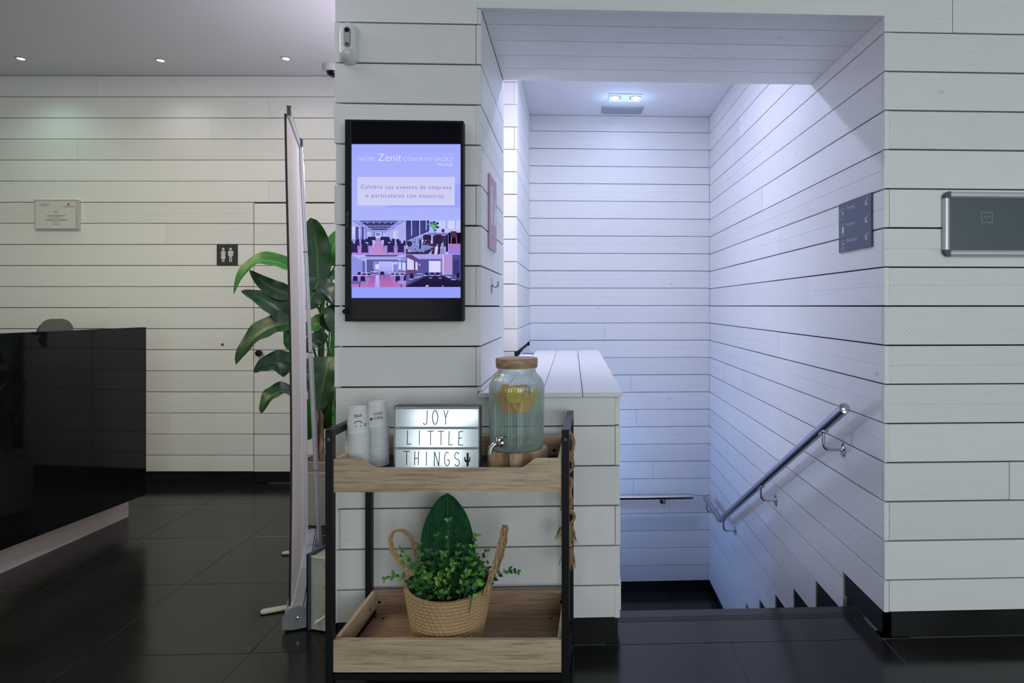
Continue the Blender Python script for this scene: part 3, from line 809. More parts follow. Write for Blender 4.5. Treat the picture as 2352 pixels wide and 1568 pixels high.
tvtxt('o particulares con nosotros.', 840, 1023, 453, 9.6 * pxm, E_p, thin=-.012, space=1.12)
for i in range(4):
    bm = B(); poly_prism(bm, disc2(0, 0, .0011, 8), PY(1018.5 + 6.3 * i, 354, tvY - .0042), *fr_f, 0, .0002); obj('star_dot', bm, E_w, tv)
# worn brand print up the bezel and the small knob
bm = B(); r4 = random.Random(5)
for i in range(11):
    y = 487 + i * 3.4
    for q in range(2):
        a = PY(795.5 + r4.uniform(0, 3.4), y + r4.uniform(-1, 1), tvY - .0041)
        box(bm, a, a + V((r4.uniform(.001, .003), -.0003, r4.uniform(.001, .0022))))
obj('worn_print', bm, mat('worn_silver_print', (.35, .36, .33), .5), tv)
kp = PY(794.5, 715, tvY - .004)
bm = B(); lathe(bm, [(.0001, 0), (.0085, 0), (.0095, .006), (.009, .009), (.0055, .0095), (.0048, .006), (.0001, .006)], kp, 20, M=rotto((0, -1, 0)))
obj('side_knob', bm, M_bezel, tv, smooth=True)

# ================================================================== motion sensor on the pillar
a, b = PY(777.5, 143, FY - .03), PY(817, 49, FY - .03)
ms = thing('motion_sensor', 'white pill-shaped alarm sensor with a bulging lens on the pillar', 'alarm sensor', ((a.x + b.x) / 2, FY, a.z))
cxm = (a.x + b.x) / 2; wd = (b.x - a.x); ht = b.z - a.z; cz = (a.z + b.z) / 2
def pill(bm, cx_, cz_, w_, h_, y0, y1, bulge, n=14, rows_=9):
    """capsule outline swelling towards the room"""
    out = []
    r = w_ / 2
    for k in range(n + 1): t = PI * k / n; out.append((cx_ + r * math.cos(t), cz_ + h_ / 2 - r * .75 + r * .75 * math.sin(t)))
    for k in range(n + 1): t = PI + PI * k / n; out.append((cx_ + r * math.cos(t), cz_ - h_ / 2 + r * .75 + r * .75 * math.sin(t)))
    rings = []
    for s_, yy_ in ((1.0, y0), (1.0, y1), (.97, y1 - bulge * .3), (.85, y1 - bulge * .62), (.6, y1 - bulge * .88), (.3, y1 - bulge)):
        rings.append([bm.verts.new((cx_ + (x - cx_) * s_, yy_, cz_ + (z - cz_) * (s_ if s_ > .9 else s_))) for x, z in out])
    for i in range(len(rings) - 1):
        for k in range(len(out)): bm.faces.new((rings[i][k], rings[i][(k + 1) % len(out)], rings[i + 1][(k + 1) % len(out)], rings[i + 1][k]))
    bm.faces.new(rings[-1]); bm.faces.new(rings[0])
bm = B(); pill(bm, cxm, cz, wd, ht, FY - .001, FY - .02, .022); obj('housing', bm, M_white, ms, smooth=True)
def pillflat(cx_, cz_, w_, h_, n=8):
    r = w_ / 2
    return [(cx_ + r * math.cos(PI * k / n), cz_ + h_ / 2 - r + r * math.sin(PI * k / n)) for k in range(n + 1)] + [(cx_ + r * math.cos(PI + PI * k / n), cz_ - h_ / 2 + r + r * math.sin(PI + PI * k / n)) for k in range(n + 1)]
Of = V((0, FY - .040, 0))
bm = B(); poly_prism(bm, pillflat(cxm + .004, cz + .012, .0215, .072), Of, *fr_f, 0, .0028); obj('face_plate', bm, M_greyplas, ms)
bm = B(); poly_prism(bm, pillflat(cxm + .004, cz + .012, .0185, .068), Of, *fr_f, .001, .0034); obj('face_window', bm, mat('pale_sensor_window', (.42, .45, .47), .3), ms)
bm = B(); poly_prism(bm, disc2(cxm + .004, cz + .036, .0085, 20), Of, *fr_f, .002, .0042); obj('camera_lens', bm, M_bezel, ms)
bm = B(); poly_prism(bm, disc2(cxm + .004, cz + .019, .0028, 10), Of, *fr_f, .002, .0044); obj('yellow_light', bm, mat('yellow_led', (.6, .5, .12), .4), ms)
bm = B(); poly_prism(bm, disc2(cxm + .004, cz - .013, .0072, 6), Of, *fr_f, .002, .0043); obj('small_sensor', bm, mat('dim_lens', (.1, .1, .1), .2), ms)
bm = B(); bmesh.ops.create_uvsphere(bm, u_segments=24, v_segments=14, radius=1.0)
for v in bm.verts:
    zz_ = v.co.z * .034; 
    if zz_ > .012: zz_ = .012
    v.co = V((cxm + v.co.x * wd * .475, FY - .018 - max(0, -v.co.y) * .036, cz - ht / 2 + .034 + zz_))
obj('dome_lens', bm, mat('milky_lens', (.66, .69, .70), .18), ms, smooth=True)

# ================================================================== ceiling things
def downlight(px, py, label, key, i):
    power, color = LIGHTS[key]
    c = PZ(px, py, CEIL)
    t = thing('ceiling_downlight', label, 'ceiling light', (c.x, c.y, CEIL))
    bm = B(); lathe(bm, [(.019, .0), (.030, 0), (.032, -.003), (.030, -.005), (.021, -.004), (.019, .0)], (c.x, c.y, CEIL), 28); obj('trim_ring', bm, M_alu, t, smooth=True)
    bm = B(); lathe(bm, [(.0001, -.0035), (.0185, -.0035), (.0185, -.001), (.0001, -.001)], (c.x, c.y, CEIL), 24); obj('lamp', bm, M_lamp, t)
    s = spot('lamp_light', (c.x, c.y, CEIL - .02), (c.x, c.y, 0), power, color, 2.3, .9); s.parent = t; s.location = (0, 0, -.02); s.rotation_euler = (0, 0, 0)
downlight(48, 134, 'small recessed ceiling light above the framed complaints notice', 'D1', 0)
downlight(369, 138, 'middle recessed ceiling light between two others along the lobby ceiling', 'D2', 1)
downlight(657, 134, 'recessed ceiling light next to the dome camera', 'D3', 2)
c = PZ(765, 150, CEIL)
cc = thing('dome_camera', 'white dome security camera on the ceiling beside the pillar', 'security camera', (c.x, c.y, CEIL))
bm = B(); lathe(bm, [(.0001, 0), (.056, 0), (.058, -.008), (.052, -.035), (.044, -.045), (.0001, -.045)], (c.x, c.y, CEIL), 32); obj('housing', bm, M_white, cc, smooth=True)
bm = B(); lathe(bm, [(.043, -.04), (.041, -.052), (.033, -.066), (.018, -.076), (.0001, -.079)], (c.x, c.y, CEIL), 28); obj('dome', bm, mat('smoked_dome', (.01, .01, .012), .06), cc, smooth=True)
# twin spotlight in the stair well
a = PZ(1397, 230.5, CEIL); b = PZ(1480, 216.5, CEIL)
tl = thing('twin_spotlight', 'twin recessed spotlight glowing in the stairwell ceiling', 'ceiling light', ((a.x + b.x) / 2, (a.y + b.y) / 2, CEIL))
x0, x1, y0, y1 = a.x, b.x - .012, a.y, b.y
bm = B()
box(bm, (x0, y0, CEIL - .006), (x1, y0 + .008, CEIL)); box(bm, (x0, y1 - .008, CEIL - .006), (x1, y1, CEIL)); box(bm, (x0, y0, CEIL - .006), (x0 + .008, y1, CEIL)); box(bm, (x1 - .008, y0, CEIL - .006), (x1, y1, CEIL)); box(bm, (x0, y0, CEIL - .002), (x1, y1, CEIL))
obj('frame', bm, M_white, tl)
for q in (-.5, .5):
    xx = (x0 + x1) / 2 + q * .158; yy_ = (y0 + y1) / 2
    bm = B(); lathe(bm, [(.036, -.001), (.046, -.001), (.047, -.005), (.038, -.006), (.036, -.002)], (xx, yy_, CEIL), 28); obj('ring', bm, M_chrome, tl, smooth=True)
    bm = B(); lathe(bm, [(.0001, -.016), (.018, -.0145), (.030, -.009), (.034, -.002), (.0001, -.002)], (xx, yy_, CEIL), 24); obj('lamp', bm, M_lampblue, tl, smooth=True)
    s = area('lamp_light', (0, 0, 0), (0, 0, -1), .07, .07, LIGHTS['ST'][0] / 2, LIGHTS['ST'][1]); s.data.shape = 'DISK'; s.parent = tl; s.location = (xx - tl.location.x, 0, -.02); s.rotation_euler = (0, 0, 0)
    s = point('lamp_glow', (0, 0, 0), LIGHTS['SP'][0] / 2, LIGHTS['SP'][1], .035); s.parent = tl; s.location = (xx - tl.location.x, 0, -.10)
assumed_spot = thing('twin_spotlight', 'assumed unseen twin recessed spotlight added in the stairwell ceiling behind the lowered beam', 'ceiling light', (.22, 3.62, CEIL))  # assumed lamp, out of view, added to light the cap and stair mouth
bm = B(); box(bm, (.07, 3.55, CEIL - .004), (.37, 3.69, CEIL)); obj('frame', bm, M_white, assumed_spot)
for xx in (.14, .30):
    bm = B(); lathe(bm, [(.0001, -.012), (.03, -.008), (.034, -.003), (.0001, -.003)], (xx, 3.62, CEIL), 20); obj('lamp', bm, M_lampblue, assumed_spot, smooth=True)
s = area('lamp_light', (0, 0, 0), (0, 0, -1), .24, .07, LIGHTS['S2'][0], LIGHTS['S2'][1]); s.parent = assumed_spot; s.location = (0, 0, -.02); s.rotation_euler = (0, 0, 0)
a = PZ(1380, 258, CEIL); b = PZ(1479, 245, CEIL)
vt = thing('air_vent', 'pale grey slotted air vent in the stairwell ceiling behind the spotlight', 'air vent', ((a.x + b.x) / 2, (a.y + b.y) / 2, CEIL))
bm = B(); box(bm, (a.x, a.y, CEIL - .004), (b.x, b.y, CEIL)); obj('frame', bm, mat('vent_grey', (.42, .43, .45), .5), vt)
for i in range(5):
    yy_ = a.y + .012 + i * (b.y - a.y - .024) / 5
    bm = B(); box(bm, (a.x + .01, yy_, CEIL - .009), (b.x - .01, yy_ + (b.y - a.y - .024) / 5 * .7, CEIL - .004)); obj('slat', bm, mat('vent_slat', (.38, .39, .41), .5) if i == 0 else bpy.data.materials['vent_slat'], vt)

# ================================================================== signs and notices
# framed complaints notice on the back wall
O = C(81, 526, DB - .02); fr_r = (RT, UP, -FW)
wq, hq = (180 - 81) / F * DB, (527 - 460) / F * DB
pn = thing('framed_notice', 'thin framed complaints notice with red square on the white lobby wall', 'notice', tuple(O + RT * wq / 2))
bm = B(); poly_prism(bm, [(0, 0), (wq, 0), (wq, hq), (0, hq)], O, *fr_r, -.018, .003); obj('backing', bm, mat('notice_backing', (.5, .5, .46), .5), pn)
bm = B(); poly_prism(bm, [(.006, .006), (wq - .012, .006), (wq - .012, hq - .005), (.006, hq - .005)], O, *fr_r, .003, .0036); obj('paper', bm, mat('notice_paper', (.66, .67, .64), .5), pn)
bm = B()
for p in ([(0, 0), (wq, 0), (wq, .005), (0, .005)], [(0, hq - .004), (wq, hq - .004), (wq, hq), (0, hq)], [(0, .005), (.005, .005), (.005, hq - .004), (0, hq - .004)], [(wq - .012, .005), (wq, .005), (wq, hq - .004), (wq - .012, hq - .004)]): poly_prism(bm, p, O, *fr_r, .002, .007)
obj('frame', bm, M_alu, pn)
On = O - FW * .0037
zx2 = lambda x: (x - 165) / 1690 * wq
zz2 = lambda y: (1340 - y) / 1180 * hq
for txt, xc, y, sz in (('EXISTEN', 990, 655, .0085), ('a disposición', 990, 735, .0055), ('HOJAS DE RECLAMACIONES', 990, 830, .0105), ('oficiales para reclamaciones', 990, 905, .0058), ('A DISPOSICIÓN DEL CONSUMIDOR', 990, 1000, .0105), ('en este establecimiento', 990, 1080, .0058), ('y en la recepción del hotel', 990, 1160, .0058), ('Comunidad de Madrid', 1480, 455, .0085)):
    put_text(pn, txt, sz, On + RT * zx2(xc) + UP * zz2(y), fr_r, thin=.012, th=.0002, xs=.93 if sz > .01 else 1.0)
polys_obj('red_emblem', [[(zx2(1430), zz2(395)), (zx2(1520), zz2(395)), (zx2(1520), zz2(305)), (zx2(1430), zz2(305))]], On, fr_r, mat('emblem_red', (.62, .08, .06), .5), pn, .0003)
polys_obj('stamp_print', [[(zx2(370 + 10 * i), zz2(345 + 30 * i)), (zx2(715 - 5 * i), zz2(345 + 30 * i)), (zx2(715 - 5 * i), zz2(333 + 30 * i)), (zx2(370 + 10 * i), zz2(333 + 30 * i))] for i in range(2)] + [[(zx2(300), zz2(400)), (zx2(790), zz2(405)), (zx2(790), zz2(398)), (zx2(300), zz2(392))], [(zx2(480), zz2(428)), (zx2(610), zz2(428)), (zx2(610), zz2(418)), (zx2(480), zz2(418))]], On, fr_r, mat('stamp_grey', (.2, .2, .19), .6), pn, .0002)
# toilet sign
O = C(499, 609, DB); q = (546.5 - 499) / F * DB
wc = thing('toilet_sign', 'square charcoal toilet sign with white woman and man figures', 'sign', tuple(O + RT * q / 2))
bm = B(); poly_prism(bm, [(0, 0), (q, 0), (q, q * 1.02), (0, q * 1.02)], O, *fr_r, .001, .006); obj('plate', bm, M_dkgrey, wc)
u = lambda x, y: ((x - 205) / 1060 * q, (1310 - y) / 1060 * q)
Ow = O - FW * .006
def pic(pts): return [u(x, y) for x, y in pts]
woman = [[u(540 + 72 * math.cos(t * PI / 8), 482 + 66 * math.sin(t * PI / 8)) for t in range(16)], pic([(490, 570), (600, 570), (640, 600), (655, 680), (655, 790), (625, 800), (670, 960), (605, 975), (605, 1130), (580, 1150), (555, 1130), (555, 975), (527, 975), (527, 1130), (500, 1150), (475, 1130), (475, 975), (410, 960), (455, 800), (425, 790), (425, 680), (440, 600)])]
man = [[u(917 + 72 * math.cos(t * PI / 8), 482 + 66 * math.sin(t * PI / 8)) for t in range(16)], pic([(820, 570), (1010, 570), (1045, 600), (1055, 680), (1045, 830), (1010, 840), (985, 800), (985, 1130), (960, 1150), (935, 1130), (935, 885), (897, 885), (897, 1130), (870, 1150), (850, 1130), (850, 800), (825, 840), (790, 830), (780, 680), (790, 600)])]
polys_obj('woman_figure', woman, Ow, fr_r, M_signwhite, wc); polys_obj('man_figure', man, Ow, fr_r, M_signwhite, wc)
for gp_ in [pic([(476, 660), (490, 660), (487, 755), (476, 755)]), pic([(590, 660), (604, 660), (604, 755), (593, 755)]), pic([(846, 660), (856, 660), (856, 790), (848, 790)]), pic([(976, 660), (986, 660), (986, 790), (978, 790)])]:
    polys_obj('arm_gap', [gp_], Ow - FW * .0006, fr_r, M_dkgrey, wc, .0003)
# small hole in the back wall
hp = C(511, 791, DB)
bm = B(); lathe(bm, [(.0001, 0), (.008, 0), (.010, .001), (.0001, .0012)], hp - FW * .0006, 14, M=rotto(-FW)); tag(obj('wall_plug', bm, mat('brown_plug', (.10, .07, .06), .7)), 'tiny round brown plug in the wall beside the boarded door', 'wall plug')
# direction sign on the stair wall
fr_x = (V((0, -1, 0)), UP, V((-1, 0, 0)))
ya, yb = PX(2005, 500, XR).y, PX(1930, 500, XR).y
z0, z1 = PX(2005, 566, XR).z, PX(2005, 441.5, XR).z
ds = thing('direction_sign', 'slate blue sign reading Parking, Salones, Gimnasio on the stair wall', 'sign', (XR, (ya + yb) / 2, z0))
O = V((XR - .0015, yb, z0)); W_, H_ = yb - ya, z1 - z0
bm = B(); poly_prism(bm, [(0, 0), (W_, 0), (W_, H_), (0, H_)], O, *fr_x, 0, .005); obj('plate', bm, M_bluesign, ds)
Os = O + V((-.0051, 0, 0))
for i, txt in enumerate(('Parking', 'Salones', 'Gimnasio')):
    zb = H_ - .036 - i * .0675
    bm = text_bm(txt, .0235, Os + V((0, -.078, zb)), *fr_x, align='LEFT', thin=-.006, th=.0004, xs=1.08); obj('lettering', bm, M_signwhite, ds)
    bx0, bx1, bz0, bz1 = .020, .064, zb - .034, zb + .012
    wl = .0012
    polys_obj('icon_border', [[(bx0, bz0), (bx1, bz0), (bx1, bz0 + wl), (bx0, bz0 + wl)], [(bx0, bz1 - wl), (bx1, bz1 - wl), (bx1, bz1), (bx0, bz1)], [(bx0, bz0), (bx0 + wl, bz0), (bx0 + wl, bz1), (bx0, bz1)], [(bx1 - wl, bz0), (bx1, bz0), (bx1, bz1), (bx1 - wl, bz1)]], Os, fr_x, M_signwhite, ds, .0004)
    mx, mz = (bx0 + bx1) / 2, (bz0 + bz1) / 2
    if i == 0: obj('icon', text_bm('P', .029, Os + V((0, -mx, mz - .0105)), *fr_x, thin=.02, th=.0004), M_signwhite, ds)
    elif i == 1:
        sp = []
        for k in range(24):
            t = 2 * PI * k / 24; r_ = .0165 * (1.0 if k % 2 == 0 else .84)
            sp.append((mx + r_ * math.cos(t) * .72 * (1 - .3 * (abs(math.sin(t)) < .3)), mz + r_ * math.sin(t)))
        polys_obj('icon', [sp], Os, fr_x, M_signwhite, ds, .0004)
    else:
        st = ribbon2([(mx - .011, mz + .009), (mx + .011, mz + .009)], .0028) + ribbon2([(mx, mz + .009), (mx, mz - .002)], .004) + ribbon2([(mx, mz - .001), (mx - .008, mz - .018)], .003) + ribbon2([(mx, mz - .001), (mx + .008, mz - .018)], .003) + [disc2(mx, mz + .014, .003, 10)]
        polys_obj('icon', st, Os, fr_x, M_signwhite, ds, .0004)
    ax, az = W_ - .050, zb + .004
    st = ribbon2([(ax + .022, az + .016), (ax + .002, az - .006)], .0045) + ribbon2([(ax, az + .010), (ax, az - .008), (ax + .019, az - .008)], .0045)
    polys_obj('arrow', st, Os, fr_x, M_signwhite, ds, .0004)
# extinguisher sign and bracket on the pillar's cheek
fr_xp = (V((0, 1, 0)), UP, V((1, 0, 0)))
yn, yf = PX(1120.5, 480, XP).y, PX(1136, 480, XP).y
z0, z1 = PX(1120.5, 569, XP).z, PX(1120.5, 397, XP).z
es = thing('extinguisher_sign', 'faded pink sign with white extinguisher picture on the pillar cheek', 'sign', (XP, (yn + yf) / 2, z0))
W_, H_ = yf - yn, z1 - z0
M_pink = mat('faded_pink_plate', (.50, .30, .42), .45)
O = V((XP + .002, yn, z0))
bm = B(); poly_prism(bm, [(0, 0), (W_, 0), (W_, H_), (0, H_)], O, *fr_xp, 0, .006); obj('plate', bm, M_pink, es)
Os = O + V((.0061, 0, 0)); M_pw = mat('pale_print', (.70, .68, .76), .5)
polys_obj('extinguisher_picture', [[(.03, .10), (.08, .10), (.08, .205), (.065, .225), (.065, .245), (.04, .245), (.03, .205)], [(.045, .245), (.10, .243), (.10, .25), (.045, .25)]], Os, fr_xp, M_pw, es, .0004)
polys_obj('flame_picture', [[(.13, .10), (.19, .11), (.20, .15), (.17, .20), (.165, .235), (.145, .19), (.125, .15)]], Os, fr_xp, M_pw, es, .0004)
obj('lettering', text_bm('EXTINTOR', .030, Os + V((0, W_ / 2, .045)), *fr_xp, th=.0004, xs=1.1, thin=-.004), M_pw, es)
bp_ = PX(1130, 655, XP)
bk = thing('extinguisher_bracket', 'empty steel hook bracket below the pink sign', 'bracket', (XP, bp_.y, bp_.z - .03))
bm = B(); poly_prism(bm, [(-.03, .032), (-.004, .032), (.004, .0), (-.010, -.032), (-.022, -.032), (-.03, 0)], V((XP + .001, bp_.y, bp_.z)), *fr_xp, 0, .003); obj('plate', bm, M_steel, bk)
bm = B(); tube(bm, [V((XP + .004, bp_.y - .01, bp_.z + .0)), V((XP + .016, bp_.y - .008, bp_.z - .008)), V((XP + .024, bp_.y, bp_.z - .004)), V((XP + .026, bp_.y + .004, bp_.z + .016))], .004, 8); obj('hook', bm, M_steel, bk, smooth=True)
# poster frame on the right
O0 = PY(2168, 589, FY - .016); O1 = PY(2352, 440, FY - .016)
fw = .42; fh = O1.z - O0.z
pf = thing('poster_frame', 'aluminium snap frame with rounded corners holding a dark grey hotel poster', 'poster frame', (O0.x + fw / 2, FY, O0.z))
O = V((O0.x, FY - .002, O0.z)); bw = .0255
bm = B(); poly_prism(bm, [(.01, .01), (fw - .01, .01), (fw - .01, fh - .01), (.01, fh - .01)], O, *fr_f, 0, .006)
obj('poster', bm, mat('dark_grey_poster', (.078, .108, .122), .28), pf)
def rail_(p, q):
    bm = B(); p = V(p); q = V(q); t = (q - p).normalized(); side = V((0, 0, 1)) if abs(t.x) > .5 else V((1, 0, 0))
    prof = [(-.5, 0), (-.46, .6), (-.3, .95), (0, 1.05), (.3, .95), (.46, .6), (.5, 0)]
    R1 = [bm.verts.new(p + side * a_ * bw + V((0, -1, 0)) * b_ * .014) for a_, b_ in prof]; R2 = [bm.verts.new(q + side * a_ * bw + V((0, -1, 0)) * b_ * .014) for a_, b_ in prof]
    for i in range(6): bm.faces.new((R1[i], R1[i + 1], R2[i + 1], R2[i]))
    bm.faces.new(R1); bm.faces.new(R2); bm.faces.new((R1[0], R1[6], R2[6], R2[0]))
    return bm
x0, x1, zb, zt = O.x + bw / 2, O.x + fw - bw / 2, O.z + bw / 2, O.z + fh - bw / 2
for a, b in (((x0 + bw / 2, O.y - .002, zt), (x1 - bw / 2, O.y - .002, zt)), ((x0 + bw / 2, O.y - .002, zb), (x1 - bw / 2, O.y - .002, zb)), ((x0, O.y - .002, zb + bw / 2), (x0, O.y - .002, zt - bw / 2)), ((x1, O.y - .002, zb + bw / 2), (x1, O.y - .002, zt - bw / 2))):
    obj('rail', rail_(a, b), M_alu, pf, smooth=True)
for sx_, xx in ((-1, x0), (1, x1)):
    for sz_, zz in ((-1, zb), (1, zt)):
        pts = [(0, 0)]
        for k in range(9):
            t = PI / 2 * k / 8; pts.append((math.cos(t) * bw, math.sin(t) * bw))
        bm = B(); Oc = V((xx - sx_ * bw / 2, O.y - .002, zz - sz_ * bw / 2))
        poly_prism(bm, [(sx_ * a_ * 1.0, sz_ * b_ * 1.0) for a_, b_ in pts], Oc, *fr_f, 0, .015); obj('corner_cap', bm, M_greyplas, pf)
lg = lambda x, y: PY(1880 + x / 4.983, 400 + y / 4.983, FY - .0085)
def lgp(pts): return [((lg(x, y).x - O.x), (lg(x, y).z - O.z)) for x, y in pts]
M_logo = mat('pale_logo_print', (.42, .48, .49), .5)
Ol = V((O.x, FY - .0083, O.z))
st = []
for path in ([(1912, 432), (1866, 432), (1866, 556), (1912, 556), (1918, 546), (1936, 546), (1942, 556), (1988, 556), (1988, 432), (1942, 432), (1938, 446), (1916, 446), (1912, 432)],):
    st += ribbon2(lgp(path), .0014)
polys_obj('logo_outline', st, Ol, fr_f, M_logo, pf, .0003)
p = lg(1928, 496); obj('lettering', text_bm('Zenit', .0112, V((p.x, FY - .0083, p.z)), *fr_f, th=.0003, thin=-.004), M_logo, pf)
p = lg(1928, 514); obj('lettering', text_bm('HOTELES', .0028, V((p.x, FY - .0083, p.z)), *fr_f, th=.0003), M_logo, pf)
polys_obj('logo_reflection', ribbon2(lgp([(1862, 606), (1862, 586), (1912, 586), (1926, 596), (1942, 586), (1990, 586), (1990, 606)]), .0008), Ol, fr_f, mat('faint_logo_print', (.16, .20, .21), .5), pf, .0003)
# socket box on the half wall's stair side
sp_ = V((XH, 2.42, 0))
zc = EYE - (1352 - CY) / F * 2.42
bm = B(); box(bm, (XH + .0005, 2.36, zc - .056), (XH + .011, 2.47, zc + .056), bev=.002); tag(obj('wall_box', bm, M_white), 'flat white box on the half wall edge near the stairs', 'wall box')

# ================================================================== handrails
RX = 1.064
rail_top = PX(1940, 937, RX); rail_bend = PX(1655, 1194, RX); rail_end = PX(1620, 1145, RX); rail_end.z = rail_bend.z
hr = thing('handrail', 'steel handrail descending the boarded stair wall with a level end', 'handrail', (XR, rail_top.y, rail_top.z))
bm = B(); 
dirn = (rail_bend - rail_top).normalized()
tube(bm, [rail_top, rail_bend - dirn * .02, rail_bend + V((0, .012, 0)), rail_end], .0212, 24); obj('rail_tube', bm, M_steel, hr, smooth=True)
bm = B(); lathe(bm, [(.0001, .004), (.014, .0036), (.0205, .0005), (.0212, -.002)], rail_top, 24, M=rotto(-dirn)); obj('end_cap', bm, M_chrome, hr, smooth=True)
def bracket(parent, root, wall_n, drop=.075, r=.0068, fl=.030, w_=None):
    """root on rail underside; arm bends to the wall flange"""
    wn = V(wall_n)
    off = w_
    base = root + wn * -off
    pts = []
    for k in range(9):
        t = PI / 2 * k / 8; pts.append(V((0, 0, -1)) * (drop - .03 + .03 * math.sin(t)) + (-wn) * (.03 * (1 - math.cos(t))))
    pts = [root + V((0, 0, .004)), root + V((0, 0, -.012))] + [root + p for p in pts] + [V((base.x, base.y, root.z - drop))]
    bm = B(); tube(bm, pts, r, 12); obj('arm', bm, M_chrome, parent, smooth=True)
    bm = B(); lathe(bm, [(.0001, .0), (fl, 0), (fl, .003), (fl * .8, .006), (.012, .0075), (.011, .013), (.0001, .013)], V((base.x, base.y, root.z - drop)), 28, M=rotto(wn)); 
    for k in range(3):
        a_ = PI / 2 + 2 * PI * k / 3; M3 = rotto(wn)
        lathe(bm, [(.0001, .0065), (.0045, .0065), (.004, .0085), (.0001, .009)], V((base.x, base.y, root.z - drop)) + M3 @ V((math.cos(a_) * fl * .68, math.sin(a_) * fl * .68, 0)), 10, M=M3)
    obj('flange', bm, M_chrome, parent, smooth=True)
for py_ in (2.62, 3.50, 4.38):
    t = (py_ - rail_top.y) / (rail_bend.y - rail_top.y); p = rail_top.lerp(rail_bend, t) - V((0, 0, .023))
    bm = B(); obox(bm, p, dirn, dirn.cross(V((1, 0, 0))), V((1, 0, 0)), -.026, .026, -.004, .003, -.014, .014, bev=.0015); obj('saddle', bm, M_steel, hr)
    bracket(hr, p, (-1, 0, 0), w_=XR - RX, drop=.072)
p = V((RX, 4.93, rail_bend.z - .021)); bracket(hr, p, (-1, 0, 0), w_=XR - RX, drop=.072)
# landing rail
e = C(1592, 1140, 5.14); e2 = V((-.30, e.y, e.z)); e = V((e.x, e.y, e.z))
lr = thing('landing_rail', 'short level steel rail on the boarded wall above the lower landing', 'handrail', (e.x - .3, YB, e.z))
bm = B(); tube(bm, [e2, e], .0212, 24); obj('rail_tube', bm, M_steel, lr, smooth=True)
for px_ in (1527,):
    q = C(px_, 1152, 5.14); bracket(lr, V((q.x, e.y, e.z - .02)), (0, -1, 0), w_=YB - e.y, drop=.045, fl=.030)
bracket(lr, V((.05, e.y, e.z - .02)), (0, -1, 0), w_=YB - e.y, drop=.045, fl=.030)

# ================================================================== reception desk
dA = C(335, 752, 3.564); dB = C(0, 767, 2.748)
ddir = (dB - dA); ddir.z = 0; ddir.normalize()
dn = V((-ddir.y, ddir.x, 0));  dn = dn if dn.x > 0 else -dn
top_z, bot_z = dA.z, .154
desk = thing('reception_desk', 'glossy black reception desk on a recessed beige plinth', 'desk', (dA.x, dA.y, 0))
A0 = V((dA.x, dA.y, 0)); L = 2.25
bm = B(); obox(bm, A0, ddir, dn, UP, 0, L, -.035, 0, bot_z, top_z, bev=.0015); obj('front_panel', bm, M_gloss, desk)
bm = B(); obox(bm, A0, ddir, dn, UP, 0.0, L, -.20, -.036, top_z - .13, top_z - .10, bev=.002); obj('counter_top', bm, M_gloss, desk)
bm = B(); obox(bm, A0, ddir, dn, UP, 0.0, .03, -.60, -.037, bot_z, top_z - .14); obj('end_panel', bm, M_gloss, desk)
bm = B(); obox(bm, A0, ddir, dn, UP, .031, L, -.60, -.037, .70, .735); obj('work_surface', bm, M_black, desk)
pA = PZ(295, 1187, 0); pB = PZ(0, 1318, 0); pd = (pB - pA).normalized(); pnn = V((-pd.y, pd.x, 0)); pnn = pnn if pnn.x > 0 else -pnn
bm = B(); obox(bm, pA, pd, pnn, UP, 0, L - .1, -.45, 0, 0.001, bot_z - .001); obj('plinth', bm, M_pinkbase, desk)
# chair behind the desk: back shell peeping over the counter
cb = C(129, 732, 3.95)
ch = thing('office_chair', 'grey office chair whose rounded back shows above the black desk', 'chair', (cb.x, cb.y, 0))
M_cg = mat('grey_chair_fabric', (.10, .115, .105), .75)
def rounded(w_, h_, r, n=6):
    pts = []
    for cx_, cy_, a0 in ((w_ / 2 - r, h_ / 2 - r, 0), (-w_ / 2 + r, h_ / 2 - r, PI / 2), (-w_ / 2 + r, -h_ / 2 + r, PI), (w_ / 2 - r, -h_ / 2 + r, 1.5 * PI)):
        for k in range(n + 1): pts.append((cx_ + r * math.cos(a0 + PI / 2 * k / n), cy_ + r * math.sin(a0 + PI / 2 * k / n)))
    return pts
cd = V((.42, .91, 0)).normalized(); cn = V((.91, -.42, 0)).normalized()
cc0 = V((cb.x, cb.y, 0))
def shell(bm, pts, O, d, h, n, m0, m1, infl):
    poly_prism(bm, pts, O, d, h, n, m0, m1)
    bmesh.ops.bevel(bm, geom=[e for e in bm.edges], offset=infl, segments=3, affect='EDGES')
bm = B(); shell(bm, rounded(.155, .56, .055), cc0 + UP * (cb.z - .28) + RT * .005, RT.lerp(FW, .35).normalized(), UP, (-FW).lerp(RT, .35).normalized(), -.01, .035, .012); obj('backrest', bm, M_cg, ch, smooth=True)
bm = B(); shell(bm, rounded(.165, .55, .08), cc0 + UP * (cb.z - .287) - RT * .028, RT.lerp(FW, .35).normalized(), UP, (-FW).lerp(RT, .35).normalized(), -.04, -.015, .008); obj('back_shell', bm, mat('dark_chair_shell', (.035, .04, .037), .4), ch, smooth=True)
bm = B(); box(bm, (cb.x - .24, cb.y - .5, .44), (cb.x + .24, cb.y - .03, .51), bev=.03); obj('seat', bm, M_cg, ch, smooth=True)
bm = B(); tube(bm, [(cb.x, cb.y - .25, .08), (cb.x, cb.y - .25, .44)], .025, 14); tube(bm, [(cb.x, cb.y - .25, .42), (cb.x, cb.y - .02, .43), (cb.x, cb.y, .75)], .018, 8); obj('column', bm, M_black, ch)
bm = B()
